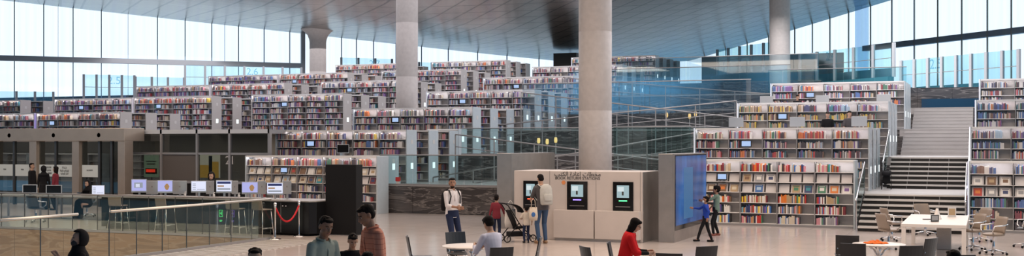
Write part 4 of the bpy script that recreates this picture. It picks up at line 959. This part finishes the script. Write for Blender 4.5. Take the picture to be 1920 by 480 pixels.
    for s_, ft in zip((-1, 1), feet):
        hip = P+X_*s_*.085*k-Vector((0, 0, .02*k)); an = Vector((ft[0]*k, ft[1]*k, ft[2]*k+.085*k))
        kn, an = ik(hip, an, .43*k, .42*k, (s_*.12, 1, .15 if not sit else .6))
        body.cap(hip, kn, .070*k, .048*k); body.cap(kn, an, .048*k, .033*k); yd = Vector((s_*.2, 1, 0)).normalized()
        body.cap(an, an+yd*.12*k-Vector((0, 0, .05*k)), .032*k, .026*k)
        leg_m.cap(hip, kn, .088*k, .064*k, 12); leg_m.cap(kn, an+Vector((0, 0, .02*k)), .064*k, .050*k, 12)
        sb = MB(); base = an-Vector((0, 0, .045*k)); sb.cap(base-yd*.05*k, base+yd*.15*k, .042*k, .038*k); 
        zf = an.z-.085*k
        sb.prism([( .045*k*math.cos(t)+yd.x*(.05*k+ .0)+yd.x*.1*k*math.sin(t)+an.x, .12*k*math.sin(t)*yd.y+.05*k+an.y) for t in [i*math.pi/8 for i in range(16)]], zf, zf+.022*k)
        shoes.append(sb)
    loft(leg_m, [(P+up*f*k, a*k, c*k, X_, fw) for f, a, c in ((-.10, .10, .09), (-.04, .158, .118), (.04, .162, .120), (.09, .155, .115))])
    body.build('body', SKIN[skin], root, remesh=vox*.75, smooth=1)
    sh_o = shirt.build('shirt' if not skirt else 'gown', top, root, remesh=vox, smooth=3)
    if bottom: leg_m.build('trousers', bottom, root, remesh=vox, smooth=2)
    for sb in shoes: sb.build('shoe', shoe or M['black'], root)
    if skirt:
        g = MB(); zb = .04*k
        if sit: g.cap(P, P+Vector((0, .42*k, .02)), .17*k, .15*k, 14); g.cap(P+Vector((0, .42*k, .0)), Vector((0, .45*k, .12*k)), .15*k, .17*k, 14)
        else: loft(g, [(Vector((0, 0, zb)), .26*k, .22*k, X_, Vector((0, 1, 0))), (Vector((0, 0, .5*k)), .21*k, .17*k, X_, Vector((0, 1, 0))), (P+up*.1*k, .17*k, .13*k, X_, fw)])
        g.build('skirt', skirt, root, remesh=vox*1.3, smooth=2)
    # face
    for s_ in (-1, 1):
        ew = MB().ell((0, 0, 0), (.0115*q, .007*q, .0050*q), 10, 6, 0, Matrix.Translation(hp_(s_*.031, .078, .008)) @ HM.to_3x3().to_4x4()).build('eye', EYEW, root)
        MB().ell(hp_(s_*.031, .085, .008), (.0058*q,)*3, 8, 6).build('iris', EYED, ew)
        MB().cap(hp_(s_*.018, .083, .028), hp_(s_*.046, .070, .027), .0045*q, .0035*q, 6).build('eyebrow', HAIR, root)
    if not mask: MB().cap(hp_(-.019, .086, -.057), hp_(.019, .086, -.057), .006*q, .006*q, 6).build('mouth', LIP, root)
    else: MB().ell((0, 0, 0), (.060*q, .050*q, .052*q), 14, 8, 0, Matrix.Translation(hp_(0, .056, -.052)) @ HM.to_3x3().to_4x4()).build('face_mask', mask, root)
    if glasses:
        g = MB()
        for s_ in (-1, 1): g.tube([hp_(s_*.033+.022*math.cos(t), .098, .006+.016*math.sin(t)) for t in [i*math.pi/5 for i in range(11)]], .0025*q, 5); g.tube([hp_(s_*.055, .096, .01), hp_(s_*.076, 0, .005)], .0025*q, 5)
        g.tube([hp_(-.011, .098, .008), hp_(.011, .098, .008)], .0025*q, 5); g.build('glasses', M['black'], root)
    if beard:
        MB().ell((0, 0, 0), (.050*q, .040*q, .028*q), 14, 8, 0, Matrix.Translation(hp_(0, .047, -.085)) @ HM.to_3x3().to_4x4()).build('beard', HAIR, root)
    if hijab:
        g = MB()
        # scarf: a hood left open round the face, falling over the shoulders
        vs_, fs_ = [], []; n, m_ = 20, 10
        for j in range(m_+1):
            ph = math.pi*j/m_*.78
            for i in range(n+1):
                th = 2*math.pi*i/n; x, y, zz = math.sin(ph)*math.sin(th), -math.sin(ph)*math.cos(th), math.cos(ph)
                vs_.append(hp_(x*.098, -.018+y*.118, .01+zz*.128))
        for j in range(m_):
            for i in range(n):
                th = 2*math.pi*(i+.5)/n; ph = math.pi*(j+.5)/m_*.78
                if -math.cos(th) > .45 and j >= 3: continue
                fs_.append((j*(n+1)+i, (j+1)*(n+1)+i, (j+1)*(n+1)+i+1, j*(n+1)+i+1))
        g.add(vs_, fs_, 0, True)
        o = g.build('headscarf', hijab, root); md = o.modifiers.new('s', 'SOLIDIFY'); md.thickness = .014*k; md.offset = 1
        c = MB(); loft(c, [(Sc-up*.06*k, .20*k, .15*k, X_, fw), (Sc+up*.0*k, .185*k, .135*k, X_, fw), (N, .10*k, .10*k, X_, fw), (N+up*.06*k, .078*k, .085*k, X_, fw), (N+up*.075*k, .05*k, .06*k, X_, fw)]); c.build('scarf_drape', hijab, root)
    elif hair:
        g = MB(); rr_ = random.Random(int(px))
        ex = {'short': 0, 'long': .006, 'curly': .012}[hair]
        def hh(c, r): g.ell((0, 0, 0), tuple(a*q for a in r), 18, 12, 0, Matrix.Translation(hp_(*c)) @ HM.to_3x3().to_4x4())
        hh((0, -.026, .042), (.078+ex, .095+ex, .078+ex)); hh((0, -.045, .0), (.077+ex, .065+ex, .075)); hh((0, .042, .086), (.055+ex, .042, .024+ex))
        if hair == 'long':
            hh((0, -.05, -.06), (.085, .06, .10)); hh((-.065, -.01, -.05), (.025, .05, .11)); hh((.065, -.01, -.05), (.025, .05, .11)); hh((0, -.06, -.15), (.075, .04, .07))
        else:
            for i in range(26):
                t, f_ = rr_.uniform(0, 6.28), rr_.uniform(0, .8); hh((.066*math.cos(t)*math.sqrt(f_)*1.1, -.02+.075*math.sin(t)*math.sqrt(f_), .048+.068*math.sqrt(max(0, 1-f_))), (.018, .018, .013+ex))
        g.build('hair', HAIR, root, remesh=.008*q, smooth=2)
    if jacket:
        jv, jf, n = [], [], 16; rg = [(-.12, .172, .135), (0, .178, .132), (.15, .162, .125), (.3, .165, .125), (.42, .172, .124), (.50, .165, .108), (.55, .115, .085)]
        for f, rx, rr_ in rg:
            for i in range(n+1):
                t = (125+290*i/n)*D2R; jv.append(P+up*f*k-fw*.01*k+X_*math.cos(t)*rx*k+fw*math.sin(t)*rr_*k)
        for j in range(len(rg)-1):
            for i in range(n): jf.append((j*(n+1)+i, j*(n+1)+i+1, (j+1)*(n+1)+i+1, (j+1)*(n+1)+i))
        jb = MB(); jb.add(jv, jf, 0, True); o = jb.build('jacket', jacket, root); md = o.modifiers.new('s', 'SOLIDIFY'); md.thickness = .014*k; md.offset = 1
        sl = MB()
        for s_, hd in zip((-1, 1), hands):
            sh = Sc+X_*s_*sw-up*.02*k; el, wr = ik(sh, Vector(hd[:3])*k, .285*k, .25*k, hd[3] if len(hd) > 3 else (s_*.5, -.7, -.3)); sl.cap(sh, el, .072*k, .064*k); sl.cap(el, el.lerp(wr, .25), .064*k, .056*k)
        sl.build('jacket_sleeves', jacket, root, remesh=vox, smooth=2)
    if collar:
        cv_, cf_, n = [], [], 18
        for f, rx, rr_, dz in ((-.050, .104, .090, 0), (-.008, .076, .074, .018), (-.018, .092, .086, .010)):
            for i in range(n+1):
                t = (112+316*i/n)*D2R; back = .5-.5*math.sin(t); cv_.append(N+up*(f+dz*back)*k+X_*math.cos(t)*rx*k+fw*math.sin(t)*rr_*k)
        for j in range(2):
            for i in range(n): cf_.append((j*(n+1)+i, j*(n+1)+i+1, (j+1)*(n+1)+i+1, (j+1)*(n+1)+i))
        c = MB(); c.add(cv_, cf_, 0, True); md = c.build('collar', top, root).modifiers.new('s', 'SOLIDIFY'); md.thickness = .006*k
        c = MB(); c.tube([N-up*.06*k+fw*.075*k, P+up*.42*k+fw*.112*k, P+up*.30*k+fw*.114*k], [.010*k, .014*k, .012*k], 8, flat=.5); c.build('placket', top, root)
    return root, dict(k=k, P=P, up=up, fw=fw, Sc=Sc, N=N)
C_ = lambda n_, c, r=.85: pmat(n_, c, r, noise=.06, nscale=12, spec=.2)
black = C_('black_cloth', (.012, .012, .014)); navy = C_('navy_cloth', (.02, .03, .07)); white = C_('white_shirt_cloth', (.75, .73, .74)); salmon = C_('salmon_polo', (.62, .27, .19)); seams(salmon, 9, .062, .008, 0, (.44, .16, .115), vert=True); sage = C_('sage_shirt', (.34, .40, .36))
maroon = C_('maroon_cloth', (.20, .03, .045)); denim = C_('denim', (.05, .09, .17)); greyt = C_('dark_grey_cloth', (.09, .085, .09)); pale = C_('pale_blue_shirt', (.60, .62, .76)); red = C_('red_jacket', (.62, .015, .02)); royal = C_('royal_blue_top', (.02, .06, .38)); green = C_('grey_green_top', (.16, .24, .20)); brownc = C_('brown_trousers', (.10, .05, .035)); maskb = pmat('pale_blue_mask', (.55, .65, .72), .7); cream = C_('cream_top', (.62, .56, .48)); tanshoe = pmat('tan_shoe', (.30, .18, .10), .6)
def backpack(px, D, heading, info, label, m, z=0, w=.15, d=.09, h=.23):
    root = empty('backpack', at(px, D, z), (YAW-heading)*D2R, label, 'backpack'); k = info['k']; Sc, up, fw = info['Sc'], info['up'], info['fw']
    c = Sc-up*.20*k-fw*(.135+d)*k; b = MB(); X_ = Vector((1, 0, 0))
    loft(b, [(c+up*f*k, w*a*k, d*a*k, X_, fw) for f, a in ((-h, .75), (-h*.9, .95), (-h*.3, 1), (h*.5, .95), (h*.85, .75), (h, .35))], 20); b.build('bag', m, root)
    b = MB(); c2 = c-fw*d*.95*k-up*.07*k; loft(b, [(c2+up*f*k, w*.7*a*k, .03*a*k, X_, fw) for f, a in ((-.1, .8), (-.08, 1), (.05, 1), (.08, .8))], 14); b.build('front_pocket', m, root)
    for s_ in (-1, 1):
        p0 = c+up*h*.7*k+X_*s_*.09*k+fw*.06*k; MB().tube([p0, Sc+X_*s_*.115*k+up*.065*k-fw*.05*k, Sc+X_*s_*.12*k+up*.055*k+fw*.05*k, Sc+X_*s_*.125*k-up*.08*k+fw*.135*k, Sc+X_*s_*.15*k-up*.25*k+fw*.10*k, Sc+X_*s_*.155*k-up*.33*k-fw*.03*k], .018*k, 8, flat=.5).build('strap', m, root)
    return root
# near people
person(708, 13.3, 240, 1.84, 'man in striped salmon polo shirt looking down, nearest the red rope', salmon, brownc, 'dark', hp=22, hands=((-.26, .10, .84), (.27, .12, .80)), collar=True, lean=8, vox=.010)
person(598, 12.9, 128, 1.72, 'man in sage green shirt looking down beside the salmon polo man', sage, navy, 'dark', hp=14, lean=8, hyaw=14, collar=True, hands=((-.22, .18, .88), (.24, .10, .82)), vox=.010)
person(660, 14.4, 160, 1.40, 'dark haired young person in black top, between the two near men', black, navy, 'mid', hp=28, hands=((-.12, .25, 1.0), (.12, .25, 1.0)), vox=.011)
person(688, 11.2, 10, 1.46, 'dark head only, cut by the picture edge below the salmon polo', black, navy, 'mid', hp=10, vox=.012)
person(478, 11.0, 170, 1.52, 'dark haired head cut by the picture edge near the floor strip', navy, black, 'mid', hp=5, vox=.012)
person(1786, 11.0, 350, 1.50, 'dark haired head cut by the picture edge below the white table', black, black, 'mid', vox=.012)
person(147, 13.6, 232, 1.48, 'veiled woman in black with a dark mask at the near glass, hand raised', black, None, 'light', hijab=black, mask=C_('dark_face_mask', (.05, .05, .055)), sleeve='long', skirt=black, fem=True, hands=((-.10, .30, 1.40, (-.6, .1, -.8)), (.06, .32, .98)), vox=.011)
_, i1 = person(848, 25.6, 142, 1.75, 'standing man in white shirt and navy trousers with black backpack', white, navy, 'dark', hyaw=28, collar=True, sleeve='rolled', hands=((-.02, .26, 1.10), (.05, .27, 1.09)), feet=((-.13, .0, 0), (.12, .14, 0)), beard=True)
backpack(848, 25.6, 142, i1, 'black backpack worn by the man in the white shirt', black)
person(927, 18.75, 318, 1.74, 'man in pale blue shirt seated with his back turned', pale, navy, 'mid', sit=True, lean=10, hp=22, sleeve='long', hands=((-.12, .38, .80), (.12, .38, .80)), feet=((-.12, .42, 0), (.12, .42, 0)), hair='curly')
person(1172, 19.2, 100, 1.68, 'seated woman in red jacket with glasses, looking down at her hands', black, black, 'light', jacket=red, sit=True, lean=12, hp=24, sleeve='long', fem=True, hair='long', glasses=True, hands=((-.06, .40, .72), (.08, .42, .70)), feet=((-.10, .45, 0), (.10, .50, 0)))
shell_chair(1170, 19.25, 100, 'dark chair the woman in red sits on')
u = at(1200, 19.1); tag(MB().box(-.10, .10, -.07, .07, 0, .03).build('open_book', PAGES, loc=(u.x, u.y, .655), rz=.3), 'small book in the lap of the woman in red', 'book')
_, i2 = person(1017, 28.4, 335, 1.76, 'man in dark grey t-shirt and jeans at the left return machine', greyt, denim, 'mid', lean=6, hp=20, hands=((-.14, .38, 1.08), (.20, .26, .98)), shoe=tanshoe)
backpack(1017, 28.4, 335, i2, 'pale grey backpack on the man at the return machine', C_('pale_grey_bag', (.50, .50, .47)), w=.17, d=.11, h=.26)
person(987, 28.6, 350, .93, 'toddler in cream top and navy trousers beside the man with the bag', cream, navy, 'mid', child=True, hp=0, hands=((-.2, .25, 1.15), (.3, .15, .95)), vox=.008)
person(931, 29.3, 5, 1.19, 'boy in maroon top left of the stroller with his back turned', maroon, navy, 'mid', child=True, hands=((-.3, .05, .80), (.26, .32, 1.0)), sleeve='long', vox=.010)
person(1323, 28.8, 285, 1.17, 'boy in royal blue top and face mask stepping at the blue screen', royal, black, 'dark', child=True, mask=maskb, sleeve='long', hands=((-.30, -.1, .95), (.12, .48, 1.30)), feet=((-.08, .30, 0), (.10, -.22, 0)), vox=.010)
person(1343, 30.8, 280, 1.36, 'taller boy in grey green top pointing at the blue screen', green, black, 'dark', child=True, sleeve='short', hands=((-.10, .48, 1.25), (.24, .22, .95)), feet=((-.10, .1, 0), (.10, -.06, 0)), hair='curly', vox=.010, shoe=pmat('red_brown_shoe', (.25, .08, .06), .6))
person(397, 33.7, 185, 1.66, 'veiled clerk in black standing behind the lit monitors', black, None, 'light', hijab=black, sleeve='long', skirt=black, fem=True, hp=15, vox=.014)
person(165, 38.3, 205, 1.66, 'veiled woman in black seated at the grey work table', black, None, 'light', sit=True, hijab=black, sleeve='long', skirt=black, fem=True, hp=15, hands=((-.1, .36, .80), (.1, .36, .80)), feet=((-.1, .42, 0), (.1, .42, 0)), vox=.014)
person(60, 44.0, 95, 1.76, 'person in black standing by the portal pillar, leftmost of three', black, black, 'mid', vox=.014, sleeve='long')
person(82, 43.0, 350, 1.66, 'person in black with covered hair before the portal, middle of three', black, None, 'mid', hijab=black, skirt=black, fem=True, sleeve='long', vox=.014)
person(104, 42.6, 270, 1.66, 'person in dark maroon top before the portal, rightmost of three', maroon, black, 'mid', fem=True, hair='long', sleeve='long', vox=.014)
person(1495, 48.75, 175, 1.52, 'dark haired person behind the upper study counter', black, black, 'mid', z=3.12, hp=15, vox=.016)
person(1552, 42.15, 190, 1.68, 'person in dark top behind the lower study counter, left of two', black, black, 'light', z=2.05, hp=20, vox=.015)
person(1592, 41.85, 170, 1.70, 'person in dark jacket behind the lower study counter, right of two', greyt, black, 'light', z=2.05, hp=15, vox=.015)

# ------------------------------------------------------------------ bags and strollers
def tote(px, D, z, label, m, w=.30, h=.36, art=None):
    root = empty('tote_bag', at(px, D, z), YAW*D2R, label, 'bag'); b = MB(); X_, Y_ = Vector((1, 0, 0)), Vector((0, 1, 0))
    loft(b, [(Vector((0, 0, 0)), w*.44, .05, X_, Y_), (Vector((0, 0, h*.3)), w*.52, .06, X_, Y_), (Vector((0, 0, h)), w*.42, .02, X_, Y_)], 16); b.build('bag', m, root)
    for y in (-.015, .015): MB().tube([(-w*.25, y, h-.02), (-w*.18, y, h+.16), (0, y, h+.22), (w*.18, y, h+.16), (w*.25, y, h-.02)], .008, 6).build('handle', m, root)
    if art: MB().ell((0, -.06, h*.45), (.05, .006, .06), 12, 8).build('print', art, root)
tote(957, 29.0, .36, 'white cloth bag hanging from the stroller handle', C_('white_canvas', (.72, .70, .66)), w=.30, h=.48)
tote(1000, 27.9, .62, 'pale tote bag with a small print held by the man with jeans', C_('pale_canvas', (.62, .54, .44)), w=.22, h=.33, art=PM[PIX['blue']])
def stroller(px, D, head, label, z=0, sc=1.0):
    root = empty('stroller', at(px, D, z), (YAW-head)*D2R, label, 'stroller'); root.scale = (sc,)*3; m = M['black']
    for x in (-.24, .24):
        MB().tube([(x, .38, .12), (x, .05, .45), (x, -.28, .95), (x*.9, -.36, 1.0)], .014, 8).build('frame', m, root)
        MB().tube([(x, -.30, .12), (x, .02, .50)], .014, 8).build('frame', m, root)
        for y in (-.30, .40):
            w_ = MB(); w_.tube([(x, y+.085*math.cos(t), .10+.085*math.sin(t)) for t in [i*math.pi/9 for i in range(19)]], .015, 6, cap=False)
            for t in range(5): w_.tube([(x, y, .10), (x, y+.08*math.cos(t*1.257), .10+.08*math.sin(t*1.257))], .005, 5)
            w_.build('wheel', m, root)
    MB().tube([(-.216, -.36, 1.0), (.216, -.36, 1.0)], .017, 8).build('handle', m, root)
    b = MB(); X_ = Vector((1, 0, 0)); loft(b, [(Vector((0, .22, .38)), .20, .03, X_, Vector((0, .3, .9))), (Vector((0, .0, .36)), .21, .05, X_, Vector((0, .4, .9))), (Vector((0, -.10, .62)), .20, .045, X_, Vector((0, 1, .3))), (Vector((0, -.2, .82)), .18, .03, X_, Vector((0, 1, .3)))], 14); b.build('seat', black, root)
    b = MB(); n = 8
    vv = [(-.22+.44*i, -.20+.34*math.sin(t), .80+.22*math.cos(t)-.05) for i in (0, 1) for t in [j*math.pi/2/n for j in range(n+1)]]
    b.add(vv, [(j, j+1, n+2+j, n+1+j) for j in range(n)], 0, True); o = b.build('hood', black, root); md = o.modifiers.new('s', 'SOLIDIFY'); md.thickness = .02
    MB().box(-.18, .18, -.18, .18, .15, .26).build('basket', black, root)
stroller(966, 28.9, 70, 'black stroller before the left end of the return block')
stroller(1662, 37.3, 200, 'small black stroller parked on the first stair landing', 1.0, .62)
